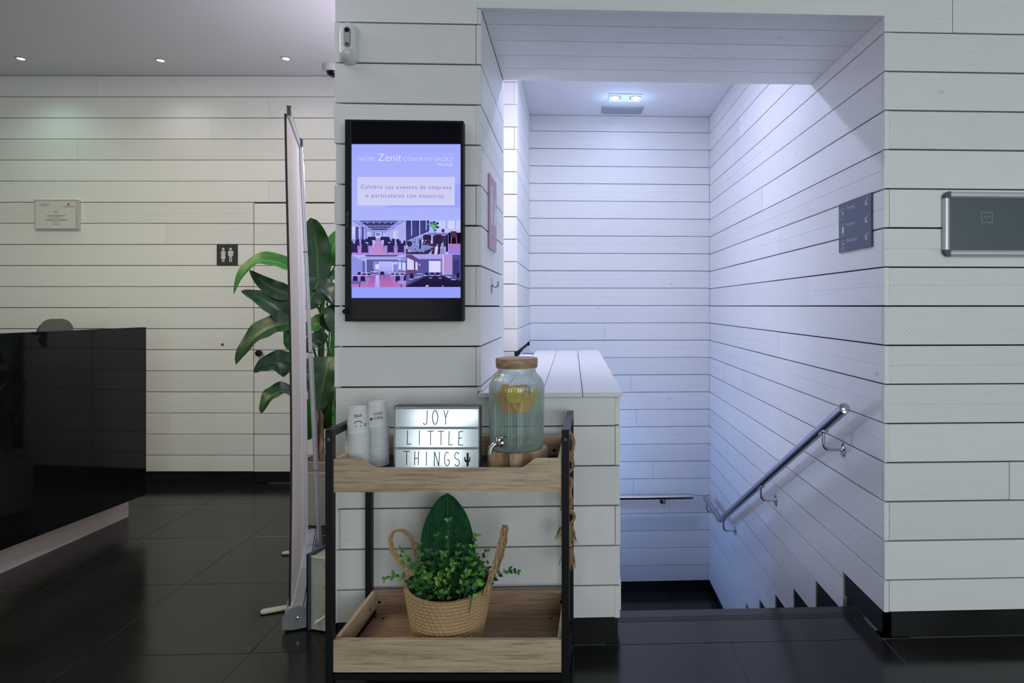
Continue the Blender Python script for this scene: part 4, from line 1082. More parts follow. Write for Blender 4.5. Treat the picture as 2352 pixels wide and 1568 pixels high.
for k in range(5):
    a = 2 * PI * k / 5; tube(bm, [(cb.x, cb.y - .25, .09), (cb.x + .27 * math.cos(a), cb.y - .25 + .27 * math.sin(a), .06)], .015, 8)
    bmesh.ops.create_uvsphere(bm, u_segments=10, v_segments=8, radius=.028, matrix=Matrix.Translation((cb.x + .27 * math.cos(a), cb.y - .25 + .27 * math.sin(a), .028)))
obj('star_base', bm, M_black, ch)

# ================================================================== roll-up banner seen from behind
N0 = PZ(683, 1447, 0); F0 = V((-1.335, 3.27, 0))
bdir = (F0 - N0).normalized(); bn = V((-bdir.y, bdir.x, 0)); bn = bn if bn.x > 0 else -bn
BL = (F0 - N0).length
bt = thing('rollup_banner', 'tall white roll-up banner seen from behind in an aluminium base', 'banner', tuple(N0))
prof = [(-.045, .012), (-.047, .05), (-.030, .078), (.0, .086), (.030, .078), (.047, .05), (.045, .012), (.02, .006), (-.02, .006)]
bm = B(); poly_prism(bm, prof, N0, bn, UP, bdir, .006, BL); obj('base_housing', bm, M_alu, bt, smooth=True)
bm = B()
for m_ in (.02, .030): obox(bm, N0, bdir, bn, UP, .004, BL, m_ - .002, m_ + .002, .079, .0835)
obj('base_slot', bm, M_greyplas, bt)
bm = B(); poly_prism(bm, [(a * 1.12, b * 1.06) for a, b in prof], N0, bn, UP, bdir, -.004, .007)
obj('end_cap', bm, mat('grey_end_cap', (.20, .22, .23), .4), bt, smooth=True)
bm = B(); lathe(bm, [(.0001, .0), (.006, 0), (.006, .002), (.0001, .003)], N0 - bdir * .004 + UP * .048, 12, M=rotto(-bdir)); obj('cap_screw', bm, M_chrome, bt)
for (xa, ya_), (xb, yb_), wdt in (((598, 1407), (668, 1395), .034), ((648, 1271), (668, 1270), .030)):
    a = PZ(xa, ya_, 0.004); b = PZ(xb, yb_, .004); dd = (b - a).normalized(); nn = V((-dd.y, dd.x, 0)); ln = (b - a).length + .10
    pts = [(.012, -wdt / 2), (ln, -wdt / 2), (ln, wdt / 2), (.012, wdt / 2)] + [(.012 - .012 * math.sin(PI * k / 6), wdt / 2 * math.cos(PI * k / 6)) for k in range(1, 6)]
    bm = B(); poly_prism(bm, pts, V((a.x, a.y, 0)), dd, nn, UP, .004, .011); obj('foot', bm, mat('pale_grey_metal', (.50, .52, .47), .4) if 'pale_grey_metal' not in bpy.data.materials else bpy.data.materials['pale_grey_metal'], bt)
    bm = B(); poly_prism(bm, [(0, -.011), (.02, -.013), (.02, .013), (0, .011)], V((a.x, a.y, 0)), dd, nn, UP, 0, .0045); obj('foot_pad', bm, M_black, bt)
# cloth: from the housing up to the top clip, near and far edges
TOPN = C(664, 262, 2.40); TOPF = TOPN + bdir * .80; TOPF.z = TOPN.z
botN = N0 + bdir * .03 + UP * .084 - bn * .02; botF = botN + bdir * .88
M_cloth = bpy.data.materials.new('white_banner_cloth'); M_cloth.use_nodes = True; t_ = M_cloth.node_tree; t_.nodes.remove(t_.nodes['Principled BSDF'])
d_1 = t_.nodes.new('ShaderNodeBsdfDiffuse'); d_1.inputs[0].default_value = (.84, .82, .86, 1); d_2 = t_.nodes.new('ShaderNodeBsdfTranslucent'); d_2.inputs[0].default_value = (.84, .80, .85, 1)
mx_ = t_.nodes.new('ShaderNodeMixShader'); mx_.inputs[0].default_value = .42; t_.links.new(d_1.outputs[0], mx_.inputs[1]); t_.links.new(d_2.outputs[0], mx_.inputs[2]); t_.links.new(mx_.outputs[0], t_.nodes['Material Output'].inputs[0])
M_front = mat('dark_banner_print', (.03, .028, .045), .3)
nu, nv = 24, 30
def bpt(u, v):
    a = botN.lerp(TOPN, v); b = botF.lerp(TOPF, v)
    return a.lerp(b, u) + bn * (math.sin(PI * v) * .006 + .004 * math.sin(5 * v + u * 2) - .006 * max(0, .04 - u) / .04)
bm = B(); gr = [[bm.verts.new(bpt(i / nu, j / nv)) for i in range(nu + 1)] for j in range(nv + 1)]
for j in range(nv):
    for i in range(nu): bm.faces.new((gr[j][i], gr[j][i + 1], gr[j + 1][i + 1], gr[j + 1][i]))
obj('cloth', bm, M_cloth, bt, smooth=True)
bm = B()
for j in range(nv):
    a0, a1 = bpt(0, j / nv), bpt(0, (j + 1) / nv)
    q = [a0 + bn * .001, a0 - bn * .0065 - bdir * .004, a1 - bn * .0065 - bdir * .004, a1 + bn * .001]
    q2 = [p - bdir * .0015 for p in q]
    f0 = [bm.verts.new(p) for p in q]; f1 = [bm.verts.new(p) for p in q2]; bm.faces.new(f0); bm.faces.new(f1)
    for k in range(4): bm.faces.new((f0[k], f0[(k + 1) % 4], f1[(k + 1) % 4], f1[k]))
obj('printed_edge', bm, M_front, bt)
tt = (TOPF - TOPN).normalized()
bm = B(); obox(bm, TOPN, tt, bn, UP, -.004, .80, -.006, .005, -.012, .012, bev=.002); obj('top_rail', bm, M_alu, bt)
bm = B(); obox(bm, TOPN, tt, bn, UP, -.006, .006, -.007, .006, -.006, .030, bev=.002); obj('top_clip', bm, M_greyplas, bt)
pole_b = C(735, 1268, 3.03); pole_t = C(690, 322, 2.86)
bm = B(); tube(bm, [pole_b, pole_b.lerp(pole_t, .5)], .0105, 12); tube(bm, [pole_b.lerp(pole_t, .5), pole_t], .0088, 12); obj('support_pole', bm, M_alu, bt, smooth=True)
bm = B()
for q in (.21, .50, .74): tube(bm, [pole_b.lerp(pole_t, q - .001), pole_b.lerp(pole_t, q + .001)], .0112, 12)
obj('pole_joint', bm, M_greyplas, bt)
bm = B(); tube(bm, [pole_t - UP * .03, pole_t + UP * .006], .0115, 10); obox(bm, pole_t, tt, bn, UP, -.01, .01, -.055, .0, -.004, .008); obj('pole_hook', bm, M_greyplas, bt)

# ================================================================== metal box on the floor behind the cart
mb = PZ(752, 1449, 0); ma = PZ(708, 1449, 0)
bd = V((.30, .95, 0)).normalized(); bnn = V((.95, -.30, 0))
mx0 = thing('metal_box', 'beige metal box with a dark edge plate standing between banner and pillar', 'box', tuple((ma + mb) / 2))
Lb, Hb = .155, .268
bm = B(); obox(bm, ma, bd, bnn, UP, 0, Lb, -.002, .008, .004, .292, bev=.001); obj('edge_plate', bm, M_greyplas, mx0)
bm = B(); obox(bm, ma, bd, bnn, UP, -.004, Lb, -.0045, -.0025, .002, .290); obj('front_glass', bm, M_bezel, mx0)
bm = B(); obox(bm, ma, bd, bnn, UP, .006, Lb, .009, .073, .012, .012 + Hb, bev=.006); obj('casing', bm, mat('beige_sheet_metal', (.44, .45, .38), .45), mx0)
bm = B(); obox(bm, ma, bd, bnn, UP, .02, Lb, .02, .068, .0, .0115); obj('rubber_base', bm, M_black, mx0)
bm = B(); obox(bm, ma, bd, bnn, UP, .0, .008, .028, .040, .030, .040); obox(bm, ma, bd, bnn, UP, -.004, .008, .034, .044, .034, .046); obj('plug_clip', bm, M_white, mx0)
bm = B(); tube(bm, [ma + bnn * .048 + UP * .03 - bd * .004, ma + bnn * .052 + UP * .05 - bd * .018, ma + bnn * .075 + UP * .066 - bd * .012, ma + bnn * .088 + UP * .07 + bd * .06], .004, 8); obj('white_cable', bm, M_white, mx0, smooth=True)
bm = B()
for zz in (.08, .17, .25): lathe(bm, [(.0001, 0), (.0025, 0), (.0001, .001)], ma + bnn * .066 + bd * .0045 + UP * zz, 8, M=rotto(-bd))
obj('vent_hole', bm, M_black, mx0)

# ================================================================== tall potted plant
def leafmat(name, c1, c2, c3, rough=.32, k1=20.0, k2=6.0, con=.55):
    m = mat(name, c2, rough); N = NT(m)
    uv = N.n('ShaderNodeUVMap'); sep = N.n('ShaderNodeSeparateXYZ'); N.l(uv.outputs[0], sep.inputs[0])
    av = math_node(N, 'ABSOLUTE', sep.outputs[0])
    ph = math_node(N, 'MULTIPLY_ADD', math_node(N, 'POWER', av, .8), -k2, math_node(N, 'MULTIPLY', sep.outputs[1], k1))
    nz = N.n('ShaderNodeTexNoise', Scale=3.0, Detail=3.0); N.l(uv.outputs[0], nz.inputs['Vector'])
    ph = math_node(N, 'ADD', ph, math_node(N, 'MULTIPLY', nz.outputs[0], .7))
    vein = math_node(N, 'PINGPONG', ph, .5)
    cc = tuple(a * (1 - con) + b * con for a, b in zip(c2, c3))
    vr = N.ramp(vein, [(0.0, cc), (.07, c2), (.30, c1), (.5, c2)])
    mid = N.ramp(av, [(0.0, (1, 1, 1)), (.03, (1, 1, 1)), (.055, (0, 0, 0))])
    nb = N.n('ShaderNodeTexNoise', Scale=2.2, Detail=4.0, Distortion=.8); N.l(N.mapping(uv.outputs[0], (1, 3, 1)), nb.inputs['Vector'])
    big = N.ramp(nb.outputs[0], [(.35, (.65, .65, .70)), (.68, (1.45, 1.45, 1.15))])
    c = mixc(N, mid.outputs[0], vr.outputs[0], c3); c = mixc(N, .8, c, big.outputs[0], 'MULTIPLY'); N.l(c, N.p.inputs['Base Color'])
    bp = N.n('ShaderNodeBump', Strength=.35, Distance=.0015); N.l(vein, bp.inputs['Height']); N.l(bp.outputs[0], N.p.inputs['Normal'])
    return m
M_lf = leafmat('dark_green_leaf', (.006, .030, .010), (.014, .060, .016), (.040, .13, .030))
M_lfb = leafmat('bright_green_leaf', (.020, .12, .020), (.035, .20, .030), (.10, .36, .07), .4)
M_lfg = leafmat('greyish_leaf', (.020, .042, .036), (.035, .062, .055), (.08, .12, .11), .25)
def bez(p0, p1, p2, t): return p0 * (1 - t) ** 2 + p1 * 2 * t * (1 - t) + p2 * t * t
def leaf_bm(p0, p1, p2, width, nrm, fold=.25, wav=.04, nl=18, nw=8, shape=(.9, .55), thick=.0008, seed=0):
    rq = random.Random(seed); ph = rq.uniform(0, 6)
    bm = B(); uvl = bm.loops.layers.uv.new('UVMap'); nrm = V(nrm).normalized(); G_ = []
    for j in range(nl + 1):
        t = j / nl; c = bez(p0, p1, p2, t); tg = (bez(p0, p1, p2, min(1, t + .01)) - bez(p0, p1, p2, max(0, t - .01))).normalized()
        side = tg.cross(nrm).normalized(); up = side.cross(tg).normalized()
        wq_ = width * .5 * (math.sin(PI * min(1, t ** shape[1])) ** shape[0]) * (1 if t < 1 else 0) + .0008
        row = []
        for i in range(-nw // 2, nw // 2 + 1):
            u_ = i / (nw / 2)
            x = u_ * wq_
            z = abs(u_) * wq_ * fold + wav * wq_ * math.sin(t * 17 + ph + (2 if u_ > 0 else 0)) * abs(u_) ** 2 * 2
            row.append((bm.verts.new(c + side * x * math.cos(fold * .6) + up * z), (u_, t)))
        G_.append(row)
    for j in range(nl):
        for i in range(nw):
            q = [G_[j][i], G_[j][i + 1], G_[j + 1][i + 1], G_[j + 1][i]]
            f = bm.faces.new([a[0] for a in q])
            for lp, a in zip(f.loops, q): lp[uvl].uv = a[1]
    return bm
pc = C(752, 1083, 3.62)
pot_c = V((pc.x, pc.y, 0))
plant = thing('potted_plant', 'tall broad-leaved plant in a ribbed grey planter behind the banner', 'plant', tuple(pot_c))
bm = B(); prof = [(.001, .0), (.130, 0)]
for k in range(36):
    z = .004 + k * .0082; rr_ = .132 + .012 * k / 36; prof += [(rr_, z), (rr_ + .0028, z + .0025), (rr_ + .0028, z + .0052), (rr_, z + .0076)]
prof += [(.145, .302), (.138, .302), (.136, .20), (.001, .20)]
bm = B(); lathe(bm, prof, pot_c, 48); obj('ribbed_planter', bm, mat('ribbed_grey_planter', (.42, .40, .39), .55), plant, smooth=False)
bm = B(); lathe(bm, [(.001, .18), (.110, .18), (.122, .350), (.116, .352), (.106, .30), (.001, .29)], pot_c, 36); obj('inner_pot', bm, mat('beige_pot', (.36, .30, .26), .6), plant, smooth=True)
M_stem = mat('dry_brown_stem', (.30, .19, .10), .8); Nn = NT(M_stem); tcs = Nn.n('ShaderNodeTexCoord'); ns = Nn.n('ShaderNodeTexNoise', Scale=1.0, Detail=5.0); Nn.l(Nn.mapping(tcs.outputs['Object'], (60, 60, 6)), ns.inputs['Vector']); rs_ = Nn.ramp(ns.outputs[0], [(.35, (.10, .05, .025)), (.5, (.28, .17, .09)), (.65, (.45, .32, .19))]); Nn.l(rs_.outputs[0], Nn.p.inputs['Base Color'])
M_gstem = mat('green_stem', (.035, .11, .025), .45)
def stem_(pts, r0, r1, m, name, n=16, jit=.004, seed=1):
    rq = random.Random(seed); P_ = []; Rr = []
    for k in range(n + 1):
        t = k / n; f = t * (len(pts) - 1); i = min(int(f), len(pts) - 2); p = pts[i].lerp(pts[i + 1], f - i)
        P_.append(p + V((rq.uniform(-jit, jit), rq.uniform(-jit, jit), 0))); Rr.append((r0 + (r1 - r0) * t) * rq.uniform(.85, 1.15))
    bm = B(); tube(bm, P_, Rr, 10); obj(name, bm, m, plant, smooth=True)
D0 = 3.62
stem_([C(733, 1085, D0), C(737, 1000, D0), C(733, 915, D0)], .020, .023, M_stem, 'dry_stem', seed=1)
stem_([C(722, 985, D0 + .02), C(712, 925, D0 + .03), C(706, 880, D0 + .03)], .010, .006, M_stem, 'dry_sheath', seed=8)
stem_([C(729, 1085, D0 - .03), C(725, 990, D0 - .03), C(727, 930, D0 - .03)], .011, .010, M_stem, 'dry_sheath', seed=4)
stem_([C(772, 1085, D0 + .05), C(774, 980, D0 + .05), C(768, 890, D0 + .05)], .019, .022, M_stem, 'dry_stem', seed=2)
stem_([C(735, 920, D0), C(738, 800, D0), C(740, 680, D0)], .020, .012, M_gstem, 'green_stem', seed=3, jit=.001)
stem_([C(768, 900, D0 + .05), C(765, 790, D0 + .05), C(760, 640, D0 + .05)], .018, .009, M_gstem, 'green_stem', seed=5, jit=.001)
for a_, b_, c_ in (((740, 720), (752, 640), (776, 600)), ((736, 700), (722, 660), (704, 640)), ((738, 860), (752, 830), (757, 760)), ((742, 760), (760, 720), (775, 700)), ((738, 860), (720, 800), (702, 762)), ((740, 700), (728, 650), (726, 632)), ((765, 850), (752, 790), (744, 760)), ((738, 780), (710, 740), (668, 745)), ((738, 800), (700, 760), (668, 700)), ((738, 840), (700, 830), (668, 850)), ((738, 900), (700, 890), (668, 905)), ((742, 730), (700, 640), (668, 612))):
    stem_([C(*a_, D0), C(*b_, D0 - .02), C(*c_, D0 - .04)], .007, .004, M_gstem, 'leaf_stalk', n=8, jit=.0005)
# leaf blades: base, bend, tip (image position, distance), width, facing, fold, material
LV = [
 ((730, 652, 3.55), (734, 560, 3.56), (713, 500, 3.50), .150, (.30, -1, .1), .25, M_lf, (.50, .72)),
 ((752, 612, 3.60), (762, 560, 3.60), (792, 520, 3.65), .13, (0, -1, .3), .2, M_lfb, (.8, .6)),
 ((672, 618, 3.52), (570, 560, 3.45), (537, 676, 3.40), .115, (-.1, -.75, .8), .35, M_lfb, (.7, .5)),
 ((672, 676, 3.56), (620, 670, 3.50), (573, 620, 3.50), .100, (.1, -1, .25), .3, M_lf, (.7, .6)),
 ((672, 738, 3.56), (625, 690, 3.48), (553, 668, 3.45), .145, (.1, -.8, .7), .3, M_lf, (.7, .55)),
 ((672, 742, 3.50), (585, 745, 3.42), (542, 838, 3.36), .150, (-.3, -.9, .5), .3, M_lf, (.6, .55)),
 ((672, 848, 3.52), (630, 815, 3.45), (583, 856, 3.42), .145, (-.1, -.9, .5), .3, M_lf, (.6, .5)),
 ((672, 902, 3.50), (620, 885, 3.40), (600, 950, 3.36), .125, (-.2, -.8, .7), .3, M_lf, (.6, .5)),
 ((757, 818, 3.42), (748, 850, 3.36), (731, 944, 3.32), .235, (.0, -1, .25), .18, M_lf, (.5, .45)),
 ((728, 665, 3.46), (750, 640, 3.40), (765, 695, 3.36), .10, (.1, -.8, .7), .3, M_lfg, (.7, .5)),
 ((735, 640, 3.55), (712, 690, 3.50), (704, 712, 3.50), .15, (.3, -1, .2), .2, M_lf, (.6, .5)),
 ((748, 690, 3.52), (765, 660, 3.48), (790, 705, 3.48), .15, (.0, -1, .5), .2, M_lf, (.7, .5)),
 ((752, 760, 3.60), (768, 715, 3.56), (792, 720, 3.56), .13, (0, -1, .3), .2, M_lf, (.7, .5)),
 ((742, 745, 3.62), (722, 735, 3.60), (696, 770, 3.60), .11, (0, -1, .6), .2, M_lfb, (.7, .5)),
 ((745, 790, 3.60), (720, 770, 3.56), (700, 812, 3.54), .12, (0, -1, .5), .2, M_lf, (.7, .5)),
 ((770, 820, 3.66), (770, 780, 3.66), (776, 738, 3.66), .06, (.4, -1, .0), .2, M_lfb, (.7, .6)),
 ((756, 900, 3.66), (765, 850, 3.66), (785, 790, 3.68), .12, (-.2, -1, .1), .2, M_lf, (.7, .6)),
 ((700, 1012, 3.55), (702, 960, 3.50), (708, 915, 3.50), .10, (.2, -1, .0), .2, M_lfb, (.7, .6)),
 ((742, 985, 3.64), (752, 930, 3.60), (775, 900, 3.60), .12, (0, -1, .2), .2, M_lf, (.7, .6)),
 ((668, 770, 3.66), (685, 740, 3.66), (700, 690, 3.66), .10, (0, -1, .2), .2, M_lf, (.7, .6)),
 ((675, 800, 3.68), (665, 790, 3.66), (655, 745, 3.66), .07, (0, -1, .2), .2, M_lfb, (.7, .6)),
 ((750, 640, 3.66), (765, 625, 3.66), (792, 650, 3.66), .10, (0, -.7, .9), .2, M_lf, (.7, .5)),
 ((776, 985, 3.60), (780, 940, 3.60), (770, 890, 3.60), .07, (0, -1, .2), .2, M_lfb, (.7, .6)),
 ((760, 700, 3.50), (772, 740, 3.46), (784, 800, 3.44), .10, (.0, -1, .2), .2, M_lf, (.6, .5)),
 ((738, 660, 3.66), (745, 620, 3.66), (742, 585, 3.66), .07, (.0, -1, .0), .2, M_lfb, (.7, .6)),
]
for i, (p0, p1, p2, wd_, nr, fo, mm, shp) in enumerate(LV):
    a, c = C(*p0), C(*p2); b = C(*p1)
    bm = leaf_bm(a, b, c, wd_, nr, fo, .05, shape=shp, seed=i); obj('leaf', bm, mm, plant, smooth=True)

# ================================================================== serving cart
DF, DR = 1.880, 2.200
dep = DR - DF
L0 = (((759 - CX) / F * DF) + ((1299 - CX) / F * DF)) / 2
hx = (((1299 - CX) / F * DF) - ((759 - CX) / F * DF)) / 2
co = RT * L0 + FW * DF
cart = thing('serving_cart', 'two-tier oak and black steel serving cart in front of the half wall', 'serving cart', tuple(co), -PSI)
r = .0112; ztop = .857
def cobj(name, bm, m, smooth=False): return obj(name, bm, m, cart, smooth=smooth, local=True)
for sx in (-1, 1):
    for y in (0, dep):
        bm = B(); box(bm, (sx * hx - r, y - r, .055), (sx * hx + r, y + r, ztop - 2 * r + .001), bev=.0012); cobj('leg', bm, M_black)
    bm = B(); box(bm, (sx * hx - r, -r, ztop - 2 * r), (sx * hx + r, dep + r, ztop), bev=.0014); cobj('handle_bar', bm, M_black)
    for y in (0, dep):
        bm = B(); tube(bm, [(sx * hx, y, .05), (sx * hx, y, .062)], .008, 10); tube(bm, [(sx * hx - .009, y + .006, .0265), (sx * hx + .009, y + .006, .0265)], .026, 18); box(bm, (sx * hx - .013, y - .012, .03), (sx * hx - .0105, y + .02, .055)); box(bm, (sx * hx + .0105, y - .012, .03), (sx * hx + .013, y + .02, .055)); cobj('caster', bm, M_black)
    for y, z in ((-r - .0005, ztop - .030),):
        bm = B(); lathe(bm, [(.0001, .0022), (.0045, .002), (.0058, .0008), (.006, 0)], (sx * hx, y, z), 14, M=rotto((0, -1, 0))); cobj('bolt', bm, mat('dull_bolt', (.12, .13, .14), .35, .8) if 'dull_bolt' not in bpy.data.materials else bpy.data.materials['dull_bolt'], True)
    bm = B(); box(bm, (sx * hx - r + .002, 0, .104), (sx * hx + r - .002, dep, .125)); cobj('side_rail', bm, M_black)
xi = hx - r
for y in (0.004, dep): 
    bm = B(); box(bm, (-xi, y - .009, .106), (xi, y + .009, .1255)); cobj('cross_rail', bm, M_black)
# upper tray
zb, zd, ze = .669, .740, .768
def sm(t): return t * t * (3 - 2 * t)
xl = lambda px_: ((px_ - CX) / F * DF) - L0
out = [(-hx + .008, zb), (hx - r, zb), (hx - r, ze)]
N_ = 10
a0, a1, b0, b1 = xl(824), xl(866), xl(1196), xl(1234)
out += [(b1 - (b1 - b0) * k / N_, ze - (ze - zd) * sm(k / N_)) for k in range(N_ + 1)]
out += [(a1 - (a1 - a0) * k / N_, zd + (ze - zd) * sm(k / N_)) for k in range(N_ + 1)]
out += [(-hx + .008, ze)]
OX = (V((0, 0, 0)), V((1, 0, 0)), UP, V((0, 1, 0)))
out2 = [(max(x, -xi + .0005), z) for x, z in out]
bm = B(); poly_prism(bm, out2, V((0, -.006, 0)), V((1, 0, 0)), UP, V((0, 1, 0)), 0, .015); cobj('front_board', bm, M_oak)
bm = B(); box(bm, (-xi, dep - .008, zb), (xi, dep + .006, .772), bev=.0006); cobj('rear_board', bm, M_oak)
for sx in (-1, 1):
    bm = B(); box(bm, (sx * (hx - r - .0005), r + .001, zb), (sx * (hx - r - .0135), dep - .009, ze), bev=.0006); cobj('side_board', bm, M_oakY)
bm = B(); box(bm, (-xi + .013, .010, .694), (xi - .013, dep - .009, .704)); cobj('upper_shelf', bm, M_black)
# lower tray
z0_, z1_ = .1315, .2285
bm = B(); box(bm, (-xi + .0005, -.008, z0_), (xi - .0005, .007, z1_), bev=.0006); cobj('front_board', bm, M_oak)
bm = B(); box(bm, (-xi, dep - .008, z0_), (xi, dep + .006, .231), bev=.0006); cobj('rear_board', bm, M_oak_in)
for sx in (-1, 1):
    bm = B(); box(bm, (sx * (hx - r - .0005), r + .001, z0_), (sx * (hx - r - .0135), dep - .009, z1_ + .001), bev=.0006); cobj('side_board', bm, M_oakY)
    bm = B(); box(bm, (sx * (xi - .0135), .012, .152), (sx * (xi - .0165), dep - .01, .166)); cobj('corner_strip', bm, M_black)
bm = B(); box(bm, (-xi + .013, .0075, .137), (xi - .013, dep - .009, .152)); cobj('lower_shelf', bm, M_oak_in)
for x, y, z, nn in ((-xi + .052, dep - .045, .1521, (0, 0, 1)), (-xi + .020, dep - .035, .1521, (0, 0, 1)), (xi - .055, dep - .045, .1521, (0, 0, 1)), (xi - .022, dep - .032, .1521, (0, 0, 1)), (-xi + .026, dep - .0082, .190, (0, -1, 0)), (xi - .020, dep - .0082, .192, (0, -1, 0)), (xi - .045, dep - .0082, .722, (0, -1, 0)), (-xi + .0137, dep - .06, .19, (1, 0, 0))):
    bm = B(); lathe(bm, [(.0001, .0008), (.0045, .0008), (.0055, 0)], (x, y, z), 14, M=rotto(nn)); cobj('screw_cap', bm, M_black)
CM = cart.matrix_basis
def cw(x, y, z): return Matrix.Rotation(-PSI, 4, 'Z') @ V((x, y, z)) + co
SHELF, LOW = .7042, .1522

# ================================================================== paper cups, upside down in two stacks
cup_r0, cup_r1, cup_h = .0355, .0262, .079
def cup_mesh():
    bm = B()
    pr = [(cup_r0 - .0006, .0015), (cup_r0 + .0012, .0), (cup_r0 + .0022, .0016), (cup_r0 + .0012, .0034), (cup_r0 - .0004, .0036), (cup_r1, cup_h), (cup_r1 - .0012, cup_h + .0004), (cup_r1 - .0016, cup_h - .005), (.0001, cup_h - .0052)]
    inner = [(cup_r0 - .0012, .0015), (cup_r1 - .0014, cup_h - .006), (.0001, cup_h - .0062)]
    lathe(bm, pr, (0, 0, 0), 40)
    lathe(bm, inner, (0, 0, 0), 40)
    return finish_mesh('paper_cup', bm, M_cup, True)
cme = cup_mesh()
pitch = .0059
def fitcup(bm, cup_z, cx_, cy_, dth=0.0):
    """wrap flat print (x=arc, z=height) round the cup wall"""
    for v in bm.verts:
        z = v.co.z; rr_ = cup_r0 + (cup_r1 - cup_r0) * (z / cup_h) + .0004 + v.co.y
        th = v.co.x / rr_ + dth
        dirx = RT * math.sin(th) - FW * math.cos(th)
        v.co = V((cx_, cy_, cup_z + z)) + dirx * rr_
    return bm
def flat(polys):
    bm = B()
    for p in polys: poly_prism(bm, p, V((0, 0, 0)), V((1, 0, 0)), UP, V((0, 1, 0)), -.0002, .0003)
    return bm
def subdiv(bm):
    es = [e for e in bm.edges if e.calc_length() > .002]
    if es: bmesh.ops.subdivide_edges(bm, edges=es, cuts=2)
    return bm
stacks = []
for si, (px_, Dq, topy, base_k) in enumerate(((822.5, 1.985, 934, 0), (866.5, 2.065, 922, 0))):
    top_z = EYE - (topy - CY) / F * Dq
    n = int(round((top_z - cup_h - SHELF) / pitch)) + 1
    p_ = (top_z - cup_h - SHELF) / (n - 1)
    c0 = C(px_, 1000, Dq)
    nm = 'stack behind' if si else 'stack in front'
    for k in range(n):
        if k == 0: o = bpy.data.objects.new('paper_cup', cme)
        else: o = first.copy()
        COL.objects.link(o)
        if k == 0: first = o
        o.location = (c0.x + R.uniform(-.0005, .0005), c0.y + R.uniform(-.0005, .0005), SHELF + p_ * k)
        o.rotation_euler = (R.uniform(-.012, .012), R.uniform(-.012, .012), R.uniform(0, 6))
        ordn = ('', 'second', 'third', 'fourth', 'fifth', 'sixth', 'seventh', 'eighth', 'ninth', 'tenth', 'eleventh', 'twelfth', 'thirteenth', 'fourteenth', 'fifteenth', 'sixteenth', 'seventeenth', 'eighteenth', 'nineteenth', 'twentieth', 'twenty-first', 'twenty-second', 'twenty-third', 'twenty-fourth', 'twenty-fifth', 'twenty-sixth')[n - 1 - k]
        ordn = 'lowest' if k == 0 else ordn
        tag(o, ('white paper cup, %s from the top of the shorter stack' % ordn if si == 0 else 'white paper cup, %s from the top of the taller stack' % ordn) if k else ('white paper cup at the bottom of the shorter stack' if si == 0 else 'white paper cup at the bottom of the taller stack'), 'cup', 'nested cups of the shorter stack' if si == 0 else 'nested cups of the taller stack')
    o.location = (c0.x, c0.y, SHELF + p_ * (n - 1)); o.rotation_euler = (0, 0, 0)
    o['label'] = 'top paper cup with an upside-down smiley face and the word smile' if si == 0 else 'top paper cup printed ENJOY ZENIT upside down'
    if 'group' in o: del o['group']
    zc_ = o.location.z
    def cup_print(bm, dth):
        fitcup(bm, zc_, c0.x, c0.y, dth); q = obj('print', bm, M_print, None); 
        mw = q.matrix_basis.copy(); q.parent = o; q.location = V(q.location) - V(o.location); return q
    vd = -math.atan2((px_ - CX) / F, 1.0)          # turn the print towards the viewer
    if si == 0:
        bm = text_bm('smile', .0175, V((-.001, 0, .0600)), V((-1, 0, 0)), V((0, 0, -1)), V((0, 1, 0)), th=.0003, thin=.004, xs=.66); cup_print(bm, vd)
        mouth = [( .0125 * math.cos(PI * (.12 + .76 * k / 10)), .0285 + .0105 * math.sin(PI * (.12 + .76 * k / 10))) for k in range(11)]
        bm = flat(ribbon2(mouth, .0022) + [disc2(-.0072, .0232, .0014, 10, .0021), disc2(.0072, .0232, .0014, 10, .0021)]); cup_print(bm, vd)
        bm = flat([[(.020, .0215), (.0275, .0215), (.0275, .0232), (.020, .0232)], [(.020, .0278), (.0275, .0278), (.0275, .0295), (.020, .0295)], [(.020, .0215), (.0215, .0215), (.0215, .0295), (.020, .0295)], [(.026, .0215), (.0275, .0215), (.0275, .0295), (.026, .0295)]]); cup_print(bm, vd)
    else:
        bm = text_bm('ENJOY', .0120, V((.003, 0, .0345)), V((-1, 0, 0)), V((0, 0, -1)), V((0, 1, 0)), th=.0003, thin=.004, xs=.80, space=1.05); cup_print(bm, vd)
        bm = text_bm('ZENIT!', .0120, V((.003, 0, .0485)), V((-1, 0, 0)), V((0, 0, -1)), V((0, 1, 0)), th=.0003, thin=.004, xs=.80, space=1.05); cup_print(bm, vd)
        bm = flat([[(-.0245, .0235), (-.018, .0225), (-.0135, .0285), (-.0195, .031), (-.0245, .030)]]); cup_print(bm, vd)
        bm = flat([[(-.0215, .0255), (-.019, .025), (-.018, .0275), (-.0205, .0285)]]); 
        for v in bm.verts: v.co.y += .0003
        q = cup_print(bm, vd); q.data.materials[0] = M_cup

